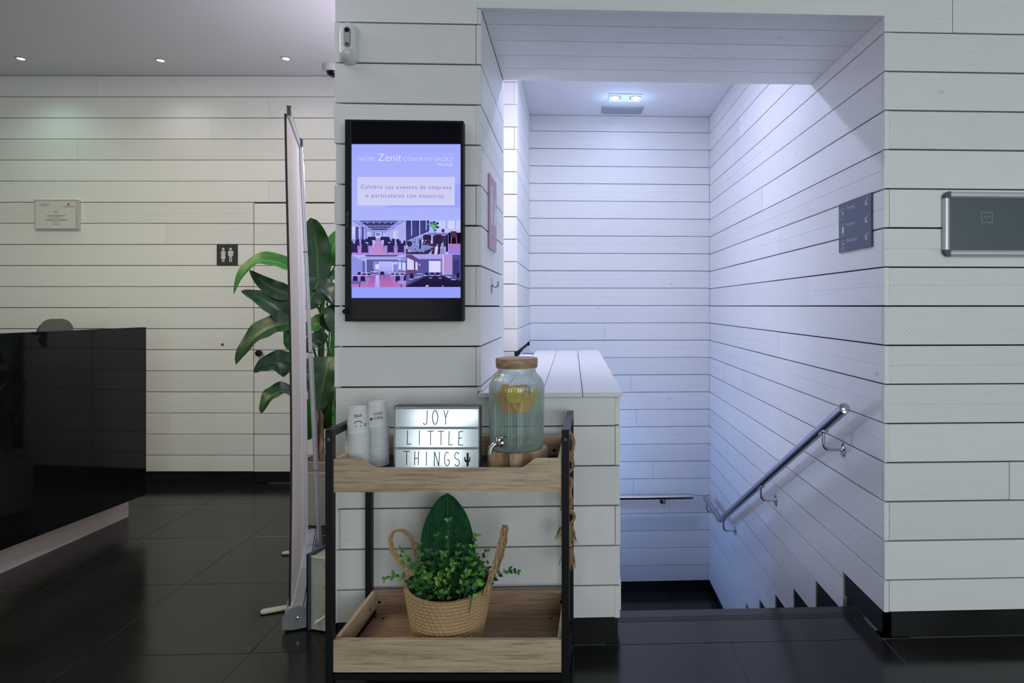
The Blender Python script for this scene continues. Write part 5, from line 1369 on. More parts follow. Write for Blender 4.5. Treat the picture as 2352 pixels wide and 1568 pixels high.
# ================================================================== light box sign
Dl = 2.0
LW, LH, LD = (1101.5 - 905) / F * Dl, .2005, .042
lO = C(905, 1075, Dl); lO.z = SHELF
lb = thing('lightbox_sign', 'small lit lightbox reading JOY LITTLE THINGS on the upper tray', 'light box', tuple(lO + RT * LW / 2))
bm = B(); obox(bm, lO, RT, FW, UP, 0, LW, .002, LD, 0, LH + .002, bev=.002); obj('casing', bm, M_greyplas, lb)
def glowmat():
    m = emis('lightbox_panel', (1, 1, 1), 1.0); t = m.node_tree; e = [n for n in t.nodes if n.type == 'EMISSION'][0]
    uv = t.nodes.new('ShaderNodeUVMap'); sp_ = t.nodes.new('ShaderNodeSeparateXYZ'); t.links.new(uv.outputs[0], sp_.inputs[0])
    class Q: pass
    N = Q(); N.t = t; N.l = lambda a, b: t.links.new(a, b)
    u_, v_ = sp_.outputs[0], sp_.outputs[1]
    # four LEDs sit behind the top and bottom of the panel
    tot = None
    for cx_, cy_, s_ in ((.33, .86, .17), (.66, .88, .20), (.34, .45, .20), (.66, .45, .22), (.33, .08, .14), (.66, .12, .15), (.9, .9, .13)):
        dx = math_node(N, 'SUBTRACT', u_, cx_); dy = math_node(N, 'MULTIPLY', math_node(N, 'SUBTRACT', v_, cy_), .8)
        d2 = math_node(N, 'ADD', math_node(N, 'MULTIPLY', dx, dx), math_node(N, 'MULTIPLY', dy, dy))
        g = math_node(N, 'EXPONENT', math_node(N, 'MULTIPLY', d2, -1.0 / (s_ * s_)))
        tot = g if tot is None else math_node(N, 'ADD', tot, g)
    st_ = math_node(N, 'MULTIPLY_ADD', tot, .95, .34)
    t.links.new(st_, e.inputs[1])
    e.inputs[0].default_value = (.78, .92, 1.0, 1)
    return m
bm = B(); uvl = bm.loops.layers.uv.new('UVMap')
f_ = [lO + RT * a_ + UP * b_ + FW * .0015 for a_, b_ in ((.004, .006), (LW - .004, .006), (LW - .004, LH - .006), (.004, LH - .006))]
ff = bm.faces.new([bm.verts.new(p) for p in f_])
for lp, q in zip(ff.loops, ((0, 0), (1, 0), (1, 1), (0, 1))): lp[uvl].uv = q
obj('lit_panel', bm, glowmat(), lb)
bm = B()
lx = lambda x: (x - 628) / 742 * LW
lz = lambda y: (738 - y) / 548 * LH
M_rail = mat('light_grey_rail', (.33, .37, .38), .35, .3)
def lrail(za, zb_, xa=0, xb=None, nm='letter_rail'):
    bm = B(); obox(bm, lO, RT, -FW, UP, xa, LW if xb is None else xb, -.002, .0022, za, zb_, bev=.0006); obj(nm, bm, M_rail, lb)
lrail(lz(386), lz(366)); lrail(lz(563), lz(544)); lrail(lz(212), LH, nm='frame_edge'); lrail(0, lz(720), nm='frame_edge'); lrail(0, LH, 0, .0035, 'frame_edge'); lrail(0, LH, LW - .0025, LW, 'frame_edge')
def arc(cx_, cy_, rx, ry, a_, b_, n=12): return [(cx_ + rx * math.cos(math.radians(a_ + (b_ - a_) * k / n)), cy_ + ry * math.sin(math.radians(a_ + (b_ - a_) * k / n))) for k in range(n + 1)]
GL = {'J': [[(1, 1), (.95, .25)] + arc(.5, .22, .45, .22, 0, -150)], 'O': [arc(.5, .5, .48, .5, 0, 360, 20)], 'Y': [[(0, 1), (.42, .5), (1, 1)], [(.42, .5), (.38, 0)]],
      'L': [[(.1, 1), (0, .02), (1, .04)]], 'I': [[(.5, 1), (.45, 0)]], 'T': [[(0, .98), (1, 1)], [(.52, 1), (.5, 0)]], 'E': [[(1, 1), (.12, .97), (.0, .03), (1, 0)], [(.06, .52), (.75, .53)]],
      'H': [[(.1, 1), (0, 0)], [(1, 1), (.9, 0)], [(.05, .48), (.95, .5)]], 'N': [[(0, 0), (.06, 1), (.85, 0), (1, 1)]], 'G': [arc(.55, .5, .52, .5, 60, 325, 16)[0:] + [(.96, .42), (.55, .44)]],
      'S': [arc(.5, .75, .42, .25, 30, 270, 12) + arc(.5, .25, .46, .25, 90, -150, 12)]}
for chh, x0, x1, y0, y1 in (('J', 878, 915, 225, 347), ('O', 960, 1008, 225, 346), ('Y', 1060, 1097, 226, 346), ('L', 742, 775, 400, 521), ('I', 840, 855, 402, 523), ('T', 918, 972, 403, 525), ('T', 1008, 1060, 404, 525), ('L', 1103, 1135, 405, 527), ('E', 1187, 1225, 407, 528), ('T', 710, 762, 580, 698), ('H', 805, 840, 582, 700), ('I', 900, 918, 585, 703), ('N', 976, 1022, 586, 707), ('G', 1064, 1108, 588, 708), ('S', 1150, 1196, 590, 709)):
    bm = B()
    for path in GL[chh]:
        pts = [(lx(x0 + (x1 - x0) * a_), lz(y1 + (y0 - y1) * b_)) for a_, b_ in path]
        for p in ribbon2(pts, .0024): poly_prism(bm, p, lO, RT, UP, -FW, -.0012, -.0006)
    obj('letter', bm, M_print, lb)
    cd_ = B(); obox(cd_, lO, RT, -FW, UP, lx(x0 - 12), lx(x1 + 12), -.0014, -.0012, lz(y1 + 8), lz(y0 - 8)); cd_.free()
cpoly = [(1257, 712), (1257, 680), (1240, 668), (1236, 655), (1236, 632), (1242, 627), (1247, 632), (1247, 650), (1257, 658), (1257, 600), (1263, 590), (1269, 590), (1275, 600), (1275, 664), (1280, 655), (1280, 634), (1285, 628), (1290, 634), (1289, 660), (1283, 672), (1275, 676), (1274, 712)]
bm = B(); poly_prism(bm, [(lx(a_), lz(b_)) for a_, b_ in cpoly], lO, RT, UP, -FW, -.0012, -.0006); obj('cactus_symbol', bm, M_print, lb)

# ================================================================== log slice and glass dispenser
jc = C(1187, 1000, 2.035); jc.z = 0
STZ = .7682
M_log = mat('pale_log_wood', (.4, .28, .17), .5); Nl = NT(M_log); tcl = Nl.n('ShaderNodeTexCoord'); nl_ = Nl.n('ShaderNodeTexNoise', Scale=1.0, Detail=6.0, Distortion=1.0); Nl.l(Nl.mapping(tcl.outputs['Object'], (22, 22, 3.5)), nl_.inputs['Vector']); rl_ = Nl.ramp(nl_.outputs[0], [(.36, (.16, .08, .04)), (.48, (.36, .23, .13)), (.7, (.52, .38, .24))]); Nl.l(rl_.outputs[0], Nl.p.inputs['Base Color'])
lg_ = thing('log_slice', 'round wooden log slice under the glass drink dispenser', 'wood stand', (jc.x, jc.y, SHELF))
def lr_(a, z): return 1 + .018 * math.sin(3 * a + 1) + .008 * math.sin(9 * a)
bm = B(); lathe(bm, [(.0001, SHELF + .0002), (.092, SHELF + .0002), (.0965, SHELF + .004), (.0975, STZ - .005), (.094, STZ), (.0001, STZ)], jc, 56, rfun=lr_); obj('log', bm, M_log, lg_, smooth=True)
bm = B(); aa = -FW * .0975 + RT * -.013; box(bm, (-.0008, -.003, 0), (.0008, .004, STZ - SHELF - .004)); bm.transform(Matrix.Translation(V((jc.x, jc.y, SHELF + .001)) + aa) @ Matrix.Rotation(-PSI, 4, 'Z')); obj('split', bm, M_print, lg_)
jar = thing('drink_dispenser', 'ribbed glass drink dispenser with wooden lid and steel tap', 'drink dispenser', (jc.x, jc.y, STZ))
def clear_mat(name, tint, body, body_amt, rough=.03, gl=.09, rib=0.0):
    """clear material light can pass straight through: transparent, a little milkiness, fresnel gloss"""
    m = bpy.data.materials.new(name); m.use_nodes = True; t = m.node_tree; t.nodes.remove(t.nodes['Principled BSDF'])
    tr = t.nodes.new('ShaderNodeBsdfTransparent'); tr.inputs[0].default_value = (*tint, 1)
    df = t.nodes.new('ShaderNodeBsdfTranslucent'); df.inputs[0].default_value = (*body, 1)
    d2 = t.nodes.new('ShaderNodeBsdfDiffuse'); d2.inputs[0].default_value = (*body, 1)
    gs = t.nodes.new('ShaderNodeBsdfGlossy'); gs.inputs['Roughness'].default_value = rough
    lw = t.nodes.new('ShaderNodeLayerWeight'); lw.inputs[0].default_value = .5
    ma = t.nodes.new('ShaderNodeMath'); ma.operation = 'MULTIPLY_ADD'; ma.inputs[1].default_value = .55; ma.inputs[2].default_value = gl * .5
    m0 = t.nodes.new('ShaderNodeMixShader'); m1 = t.nodes.new('ShaderNodeMixShader'); m2 = t.nodes.new('ShaderNodeMixShader')
    m0.inputs[0].default_value = .5; m1.inputs[0].default_value = body_amt
    L = t.links.new
    fa = t.nodes.new('ShaderNodeMath'); fa.operation = 'MULTIPLY_ADD'; fa.inputs[1].default_value = rib; fa.inputs[2].default_value = body_amt; fa.use_clamp = True; t.links.new(lw.outputs['Facing'], fa.inputs[0]); t.links.new(fa.outputs[0], m1.inputs[0])
    L(df.outputs[0], m0.inputs[1]); L(d2.outputs[0], m0.inputs[2]); L(tr.outputs[0], m1.inputs[1]); L(m0.outputs[0], m1.inputs[2])
    L(lw.outputs['Facing'], ma.inputs[0]); 
    pw = t.nodes.new('ShaderNodeMath'); pw.operation = 'POWER'; pw.inputs[1].default_value = 3.0; L(lw.outputs['Facing'], pw.inputs[0]); L(pw.outputs[0], ma.inputs[0])
    L(ma.outputs[0], m2.inputs[0]); L(m1.outputs[0], m2.inputs[1]); L(gs.outputs[0], m2.inputs[2]); L(m2.outputs[0], t.nodes['Material Output'].inputs[0])
    return m
M_glass = clear_mat('ribbed_clear_glass', (.93, .97, .96), (.76, .84, .82), .02, .03, .10, .62)
M_water = clear_mat('fruit_water', (.86, .93, .90), (.48, .60, .56), .12, .02, .02)
zr = lambda py_: EYE - (py_ - CY) / F * 2.035
NR = 52
gp = [(.0, STZ + .0005), (.080, STZ + .0005), (.0855, STZ + .006), (.0862, STZ + .02)]
gp += [(.0862 + .0022 * k / 8, STZ + .02 + (zr(893) - STZ - .02) * k / 8) for k in range(1, 9)]
gp += [(.0875, zr(884)), (.0835, zr(874)), (.0765, zr(866)), (.069, zr(860)), (.0635, zr(855)), (.0605, zr(850)), (.0600, zr(843)), (.0625, zr(842)), (.0625, zr(840)), (.0600, zr(839))]
def ribs(a, z):
    if z < STZ + .012 or z > zr(862): return 1.0
    return 1.0 + .0230 * (abs(math.cos(a * NR / 2)) - .5)
bm = B(); lathe(bm, [(max(a, .0001), b) for a, b in gp], jc, NR * 6, rfun=ribs)
ip = [(max(a - .0028, .0001), b + (.003 if i < 3 else 0)) for i, (a, b) in enumerate(gp[:-3])]
lathe(bm, list(reversed(ip)), jc, 64)
me = finish_mesh('glass_body', bm, M_glass, True)
o = bpy.data.objects.new('glass_body', me); COL.objects.link(o); me.transform(Matrix.Translation(-V(jar.location))); o.parent = jar
wl_ = zr(888)
bm = B(); wp = [(.0001, STZ + .006), (.0790, STZ + .006), (.0815, STZ + .012)] + [(.0820 + .0016 * k / 6, STZ + .02 + (wl_ - STZ - .02) * k / 6) for k in range(7)] + [(.0001, wl_)]
lathe(bm, wp, jc, 64); obj('water', bm, M_water, jar, smooth=True)
M_lid = mat('warm_wood_lid', (.34, .20, .115), .5); Nd = NT(M_lid); td = Nd.n('ShaderNodeTexCoord'); nd_ = Nd.n('ShaderNodeTexNoise', Scale=1.0, Detail=5.0, Distortion=.4); Nd.l(Nd.mapping(td.outputs['Object'], (10, 60, 110)), nd_.inputs['Vector']); rd_ = Nd.ramp(nd_.outputs[0], [(.32, (.25, .14, .075)), (.5, (.37, .225, .13)), (.7, (.47, .31, .19))]); Nd.l(rd_.outputs[0], Nd.p.inputs['Base Color'])
bm = B(); lathe(bm, [(.0001, zr(843)), (.0655, zr(843)), (.0672, zr(841)), (.0680, zr(824)), (.0662, zr(821.5)), (.0001, zr(820.5))], jc, 56); obj('wooden_lid', bm, M_lid, jar, smooth=True)
bm = B(); lathe(bm, [(.061, zr(846)), (.0645, zr(845.5)), (.0645, zr(843)), (.061, zr(843))], jc, 40); obj('seal_ring', bm, M_white, jar, smooth=True)
# tap
tf = C(1152, 1016, 1.955)
axis = (V((tf.x - jc.x, tf.y - jc.y, 0))).normalized()
def tapP(px_, py_, D): return C(px_, py_, D)
root = V((jc.x, jc.y, tf.z)) + axis * .0865
bm = B(); M3 = rotto(axis); lathe(bm, [(.0001, 0), (.0150, 0), (.0155, .004), (.0125, .006), (.0001, .006)], root, 28, M=M3); obj('tap_washer', bm, mat('olive_washer', (.16, .17, .08), .5), jar, smooth=True)
bm = B(); lathe(bm, [(.0001, .005), (.0120, .005), (.0125, .010), (.0085, .014), (.0078, .03), (.0001, .03)], root, 28, M=M3); obj('tap_collar', bm, M_chrome, jar, smooth=True)
b0_ = root + axis * .018
sp_dir = (-RT * .85 - FW * .35).normalized()
bm = B(); tube(bm, [b0_ + axis * .004, b0_ + sp_dir * .006 + UP * .002, b0_ + sp_dir * .014 - UP * .002, b0_ + sp_dir * .021 - UP * .010, b0_ + sp_dir * .025 - UP * .022, b0_ + sp_dir * .0255 - UP * .030], [.0085, .0085, .0080, .0074, .0068, .0072], 16); obj('spout', bm, M_chrome, jar, smooth=True)
bm = B(); tube(bm, [b0_ + sp_dir * .007 + UP * .004, b0_ + sp_dir * .007 + UP * .021], .0055, 14); tube(bm, [b0_ + sp_dir * .007 + UP * .012, b0_ + sp_dir * .007 + UP * .0145], .0068, 14); obj('valve_stem', bm, M_chrome, jar, smooth=True)
h0 = b0_ + sp_dir * .007 + UP * .019; hdir = (RT * .96 - FW * .2 + UP * .10).normalized()
bm = B(); obox(bm, h0, hdir, hdir.cross(UP).normalized(), UP, -.004, .016, -.004, .004, -.002, .002, bev=.001); obox(bm, h0 + hdir * .012, hdir, hdir.cross(UP).normalized(), UP, 0, .024, -.0055, .0055, -.0012, .0045, bev=.0018); obj('tap_lever', bm, M_chrome, jar, smooth=True)
# citrus in the water
def citrus(name, label, ang, rad, z, rr_, tilt, spin, c_r, c_f):
    mr = bpy.data.materials.get(name + '_rind') or mat(name + '_rind', c_r, .45); mf = bpy.data.materials.get(name + '_flesh') or mat(name + '_flesh', c_f, .35)
    d_ = RT * math.sin(ang) - FW * math.cos(ang); c_ = V((jc.x, jc.y, z)) + d_ * rad
    Mx = Matrix.Rotation(spin, 3, d_) @ rotto((d_ + UP * tilt).normalized())
    t = thing(name, label, 'fruit slice', tuple(c_))
    bm = B(); lathe(bm, [(.0001, -.0026), (rr_ - .001, -.0026), (rr_, 0), (rr_ - .001, .0026), (.0001, .0026)], c_, 26, M=Mx); obj('rind', bm, mr, t)
    bm = B(); nS = 9
    for sgn in (-1, 1):
        for k in range(nS):
            a_ = 2 * PI * k / nS; pts = [(.0015, a_ + PI / nS)] + [(rr_ * .84, a_ + .06 + (2 * PI / nS - .12) * q / 3) for q in range(4)]
            vs = [c_ + Mx @ V((p * math.cos(t_), p * math.sin(t_), .0027 * sgn)) for p, t_ in pts]; vs2 = [c_ + Mx @ V((p * math.cos(t_), p * math.sin(t_), .0032 * sgn)) for p, t_ in pts]
            A = [bm.verts.new(v) for v in vs2]; bm.faces.new(A)
            Bq = [bm.verts.new(v) for v in vs]
            for i in range(5): bm.faces.new((A[i], A[(i + 1) % 5], Bq[(i + 1) % 5], Bq[i]))
    obj('segments', bm, mf, t)
org, orf, ler, lef = (1.0, .30, .0), (1.0, .42, .01), (1.0, .58, .0), (1.0, .68, .03)
citrus('orange_slice', 'orange slice floating at the tap side of the dispenser', -.85, .052, wl_ - .020, .034, .35, 0, org, orf)
citrus('orange_slice', 'lowest orange slice, below the lemon, pressed to the glass', -.25, .062, wl_ - .044, .035, -.1, .5, org, orf)
citrus('lemon_slice', 'lemon slice near the water surface in the middle of the jar', .02, .068, wl_ - .018, .027, .10, 0, ler, lef)
citrus('orange_slice', 'tilted orange slice between the two lemon slices', .42, .060, wl_ - .042, .036, .2, .2, org, orf)
citrus('lemon_slice', 'lemon slice pressed against the side of the jar away from the tap', 1.18, .066, wl_ - .026, .030, .1, 0, ler, lef)
citrus('orange_slice', 'orange slice lying almost flat at the water surface', .5, .020, wl_ - .008, .032, 3.0, 0, org, orf)
citrus('orange_slice', 'orange slice at the back of the dispenser', 2.6, .045, wl_ - .025, .031, .3, 0, org, orf)

# ================================================================== basket and its greenery
bc = C(1031, 1400, 2.03); bc.z = 0
bk_ = thing('woven_basket', 'tapered seagrass basket with two handles on the lower tray', 'basket', (bc.x, bc.y, LOW))
H_ = .186; r0_, r1_ = .104, .139
rimz = lambda a: .012 * math.sin(a - .3)
M_sea = mat('seagrass_weave', (.3, .2, .1), .75); Ns = NT(M_sea); at = Ns.n('ShaderNodeUVMap'); nn_ = Ns.n('ShaderNodeTexNoise', Scale=1.0, Detail=5.0, Roughness=.7); Ns.l(Ns.mapping(at.outputs[0], (260, 60, 1), (0, 0, .0)), nn_.inputs['Vector'])
rs2 = Ns.ramp(nn_.outputs[0], [(.30, (.17, .095, .040)), (.46, (.45, .29, .14)), (.60, (.66, .47, .26)), (.74, (.82, .64, .40))]); Ns.l(rs2.outputs[0], Ns.p.inputs['Base Color'])
bpn = Ns.n('ShaderNodeBump', Strength=.8, Distance=.0015); Ns.l(nn_.outputs[0], bpn.inputs['Height']); Ns.l(bpn.outputs[0], Ns.p.inputs['Normal'])
NRW, NST, SEG = 15, 46, 46 * 6
def basket_r(a, t):
    """twisted rope coils: rows stacked up the wall, strands slanting across each coil"""
    base = r0_ + (r1_ - r0_) * (t ** .85)
    row = t * NRW + a / (2 * PI)
    f = row - math.floor(row)
    coil = math.sqrt(max(0, 1 - (2 * f - 1) ** 2))
    ph = a * NST + (f - .5) * 3.6 + math.floor(row) * 1.9
    strand = abs(math.sin(ph / 2 * 1.0))
    return base - .004 + .0052 * coil + .0030 * strand * coil
bm = B(); uvl = bm.loops.layers.uv.new('UVMap'); NZ = NRW * 7; gr = []
for j in range(NZ + 1):
    t = j / NZ; row = []
    for i in range(SEG):
        a = 2 * PI * i / SEG; rr_ = basket_r(a, t)
        z = LOW + .001 + t * (H_ + rimz(a))
        row.append(bm.verts.new((bc.x + rr_ * math.cos(a), bc.y + rr_ * math.sin(a), z)))
    gr.append(row)
inn = []
for j in range(3):
    t = 1 - j * .45; row = []
    for i in range(SEG):
        a = 2 * PI * i / SEG; rr_ = r0_ + (r1_ - r0_) * t - .010
        row.append(bm.verts.new((bc.x + rr_ * math.cos(a), bc.y + rr_ * math.sin(a), LOW + .006 + max(t, 0) * (H_ + rimz(a)) - .004)))
    inn.append(row)
def quad(q, uvs):
    f = bm.faces.new(q)
    for lp, u_ in zip(f.loops, uvs): lp[uvl].uv = u_
for j in range(NZ):
    for i in range(SEG):
        k = (i + 1) % SEG; u0, u1 = i / SEG, (i + 1) / SEG; v0, v1 = j / NZ, (j + 1) / NZ
        # uv follows the slanting strands
        sk = .35
        quad((gr[j][i], gr[j][k], gr[j + 1][k], gr[j + 1][i]), ((u0 + v0 * sk, v0 - u0 * 1.4), (u1 + v0 * sk, v0 - u1 * 1.4), (u1 + v1 * sk, v1 - u1 * 1.4), (u0 + v1 * sk, v1 - u0 * 1.4)))
for i in range(SEG):
    k = (i + 1) % SEG
    quad((gr[NZ][i], gr[NZ][k], inn[0][k], inn[0][i]), ((0, 0), (.01, 0), (.01, .01), (0, .01)))
    for j in range(2): quad((inn[j][i], inn[j][k], inn[j + 1][k], inn[j + 1][i]), ((i / SEG, .5), ((i + 1) / SEG, .5), ((i + 1) / SEG, .6), (i / SEG, .6)))
bm.faces.new(gr[0]); bm.faces.new(list(reversed(inn[2])))
obj('basket_body', bm, M_sea, bk_, smooth=True)
def braid(bm, pts, wd_, th_, nrm, strands=4, tw=90):
    """flat braided strap from several twisted cords"""
    n = 70; P_ = []
    for k in range(n + 1):
        t = k / n; f = t * (len(pts) - 1); i = min(int(f), len(pts) - 2); u_ = f - i
        p_1 = pts[max(i - 1, 0)]; p0_ = pts[i]; p1_ = pts[i + 1]; p2_ = pts[min(i + 2, len(pts) - 1)]
        P_.append(.5 * ((2 * p0_) + (p1_ - p_1) * u_ + (2 * p_1 - 5 * p0_ + 4 * p1_ - p2_) * u_ * u_ + (3 * p0_ - p_1 - 3 * p1_ + p2_) * u_ ** 3))
    for s_ in range(strands):
        off = (s_ / (strands - 1) - .5) * (wd_ - 2 * th_)
        Q_ = []
        for k, p in enumerate(P_):
            tg = (P_[min(k + 1, n)] - P_[max(k - 1, 0)]).normalized(); sd = nrm if isinstance(nrm, V) else nrm
            Q_.append(p + sd * (off + .0012 * math.sin(k * .9 + s_ * 2)) + tg.cross(sd).normalized() * .0010 * math.cos(k * .9 + s_ * 2.4))
        tube(bm, Q_, th_, 7)
    return bm
M_hand = mat('jute_handle', (.26, .16, .08), .8); Nh = NT(M_hand); th_ = Nh.n('ShaderNodeTexCoord'); nh_ = Nh.n('ShaderNodeTexNoise', Scale=300.0, Detail=4.0); Nh.l(th_.outputs['Object'], nh_.inputs['Vector']); rh_ = Nh.ramp(nh_.outputs[0], [(.32, (.18, .10, .045)), (.5, (.44, .28, .14)), (.7, (.62, .44, .25))]); Nh.l(rh_.outputs[0], Nh.p.inputs['Base Color'])
Db = 2.03
hl = [C(948, 1320, Db - .07), C(926, 1298, Db - .05), C(904, 1268, Db - .03), C(897, 1238, Db - .01), C(906, 1220, Db), C(926, 1219, Db + .02), C(944, 1236, Db + .04), C(952, 1262, Db + .05), C(960, 1290, Db + .055)]
bm = B(); braid(bm, hl, .017, .0030, (FW * .85 + RT * .5).normalized()); obj('handle', bm, M_hand, bk_, smooth=True)
hrp = [C(1114, 1370, Db - .085), C(1124, 1335, Db - .075), C(1136, 1300, Db - .06), C(1149, 1250, Db - .045), C(1158, 1213, Db - .03), C(1161, 1212, Db - .01), C(1157, 1250, Db + .02), C(1146, 1290, Db + .05), C(1134, 1320, Db + .06)]
bm = B(); braid(bm, hrp, .019, .0032, (RT * .90 - FW * .42).normalized()); obj('handle', bm, M_hand, bk_, smooth=True)

green = thing('basket_greenery', 'leafy green sprigs and one broad leaf filling the woven basket', 'plant', (bc.x, bc.y, LOW + .10))
M_deep = leafmat('deep_green_broad_leaf', (.011, .055, .025), (.020, .095, .042), (.05, .17, .075), .34, 9.0, 9.0, .7)
bm = leaf_bm(C(1030, 1400, Db + .06), C(1030, 1250, Db + .10), C(1028, 1132, Db + .03), .182, (0, -1, .08), .12, .02, nl=32, nw=12, shape=(.60, .95), seed=3); obj('broad_leaf', bm, M_deep, green, smooth=True)
bm = leaf_bm(C(1035, 1335, Db + .04), C(1020, 1320, Db - .02), C(1010, 1300, Db - .01), .03, (0, -1, .2), .1, .02, seed=9); obj('stub_leaf', bm, M_deep, green, smooth=True)
# soil
bm = B(); lathe(bm, [(.0001, LOW + .12), (.118, LOW + .115), (.118, LOW + .10), (.0001, LOW + .10)], bc, 32, rfun=lambda a, z: 1 + .03 * math.sin(5 * a)); obj('dark_filling', bm, mat('dark_moss', (.012, .016, .008), .95), green, smooth=True)
SM = {}
def small_leaf(nm, c1, c2):
    m = leafmat(nm, c1, c2, c2, .42)
    bm = leaf_bm(V((0, 0, 0)), V((0, .010, .002)), V((0, .0225, -.001)), .0125, (0, 0, 1), .22, 0, nl=5, nw=2, shape=(.75, .8))
    return finish_mesh('leaf', bm, m, True)
LM = [small_leaf('leaf_green_dark', (.018, .090, .022), (.024, .12, .032)), small_leaf('leaf_green_mid', (.055, .20, .040), (.070, .25, .05)), small_leaf('leaf_green_light', (.15, .38, .045), (.21, .46, .08)), small_leaf('leaf_green_blue', (.045, .15, .08), (.065, .20, .10))]
rg = random.Random(21)
nleaf = 0
def sprig(p0, p1, p2, n, kinds, sc_=1.0):
    global nleaf
    bm = B(); P_ = [bez(p0, p1, p2, k / 10) for k in range(11)]; tube(bm, P_, [.0014 - .0008 * k / 10 for k in range(11)], 6)
    st = obj('sprig', bm, bpy.data.materials['green_stem'], green, smooth=True)
    for k in range(n):
        t = .22 + .78 * (k // 2 * 2 + 1) / n; t = min(t, 1.0)
        p = bez(p0, p1, p2, t); tg = (bez(p0, p1, p2, min(1, t + .02)) - bez(p0, p1, p2, max(0, t - .02))).normalized()
        a = (k // 2) * 1.5 + (k % 2) * PI + rg.uniform(-.3, .3)
        sd = tg.orthogonal().normalized(); sd = Matrix.Rotation(a, 3, tg) @ sd
        yd = (sd * rg.uniform(.7, 1.0) + tg * rg.uniform(.45, .9)).normalized()
        xd = yd.cross(UP + V((rg.uniform(-.5, .5), -.9, rg.uniform(-.3, .3)))).normalized(); zd = xd.cross(yd)
        if zd.z < 0: xd, zd = -xd, -zd
        s_ = rg.uniform(.72, 1.12) * sc_ * (1.0 - .25 * t)
        M4 = Matrix.Translation(p) @ Matrix((xd, yd, zd)).transposed().to_4x4() @ Matrix.Scale(s_, 4)
        o = bpy.data.objects.new('leaf', LM[rg.choice(kinds)]); COL.objects.link(o); o.parent = st
        o.matrix_basis = Matrix.Translation(-V(green.location)) @ M4
        nleaf += 1
SP = [((1020, 1330), (1028, 1270), (1030, 1188), 14, (0, 1, 2), 0), ((1040, 1330), (1045, 1290), (1052, 1205), 8, (0, 0, 1), .01), ((1000, 1330), (995, 1280), (1003, 1222), 10, (0, 3, 1), -.02), ((985, 1325), (950, 1280), (915, 1258), 14, (1, 2, 1), -.02), ((975, 1330), (930, 1290), (920, 1275), 8, (1, 2, 3), -.05),
      ((965, 1330), (930, 1295), (879, 1332), 14, (1, 3, 2), -.05), ((1060, 1330), (1075, 1270), (1096, 1226), 14, (2, 2, 1), -.01), ((1075, 1335), (1100, 1290), (1118, 1262), 10, (1, 3, 0), -.02), ((1090, 1330), (1150, 1285), (1194, 1314), 14, (0, 1, 1), -.05), ((1060, 1340), (1070, 1300), (1110, 1345), 12, (2, 3, 1), -.12),
      ((1000, 1345), (990, 1310), (975, 1318), 10, (2, 1, 2), -.10), ((1030, 1350), (1030, 1300), (1042, 1292), 10, (2, 1, 2), -.11), ((1010, 1345), (1005, 1315), (1010, 1322), 10, (2, 2, 1), -.12), ((985, 1340), (965, 1300), (958, 1302), 10, (0, 1, 3), -.10), ((1050, 1345), (1060, 1310), (1078, 1315), 10, (3, 2, 1), -.12),
      ((1080, 1340), (1100, 1300), (1108, 1310), 10, (0, 1, 2), -.09), ((975, 1335), (955, 1270), (963, 1248), 10, (0, 1, 1), -.01), ((1045, 1335), (1065, 1280), (1068, 1252), 10, (0, 1, 1), -.02), ((1005, 1340), (990, 1290), (985, 1262), 10, (0, 0, 3), -.05), ((1025, 1345), (1015, 1290), (1020, 1268), 10, (0, 1, 0), -.07),
      ((1070, 1340), (1085, 1290), (1090, 1272), 10, (1, 0, 2), -.06), ((1035, 1340), (1050, 1290), (1052, 1270), 10, (0, 0, 1), -.06), ((960, 1340), (945, 1300), (942, 1283), 8, (1, 1, 3), -.05), ((1095, 1345), (1118, 1310), (1122, 1290), 8, (0, 0, 3), -.05), ((1015, 1350), (1025, 1320), (1028, 1308), 8, (1, 2, 2), -.13), ((1075, 1352), (1090, 1335), (1098, 1340), 8, (2, 3, 2), -.135)]
for a, b, c, n, kd, dd_ in SP:
    pa = C(a[0], a[1], Db + dd_ * .7); pa.z = LOW + .115
    sprig(pa, C(b[0], b[1], Db + dd_), C(c[0], c[1], Db + dd_), n, kd, 1.0)

FILL = {}
for q in range(4): FILL[q] = B()
for k in range(620):
    q = rg.choice((0, 1, 1, 2, 3)); a = rg.uniform(0, 2 * PI); rr_ = .112 * math.sqrt(rg.random())
    hmax = .058 + .050 * (1 - rr_ / .128)
    p = V((bc.x + rr_ * math.cos(a), bc.y + rr_ * math.sin(a), LOW + .150 + rg.random() * hmax))
    yd = V((math.cos(a) * .7 + rg.uniform(-.6, .6), math.sin(a) * .7 + rg.uniform(-.6, .6), rg.uniform(.0, 1.0))).normalized(); xd = yd.cross(UP + V((rg.uniform(-.6, .6), rg.uniform(-1.0, .2), 0))).normalized(); zd = xd.cross(yd)
    M4 = Matrix.Translation(p) @ Matrix((xd, yd, zd)).transposed().to_4x4() @ Matrix.Scale(rg.uniform(.7, 1.1), 4)
    me_ = LM[q]; off_ = len(FILL[q].verts); FILL[q].from_mesh(me_); FILL[q].verts.ensure_lookup_table()
    for v in FILL[q].verts[off_:]: v.co = M4 @ v.co
for q in range(4):
    o = obj('small_foliage', FILL[q], LM[q].materials[0], green, smooth=True); o['kind'] = 'stuff'

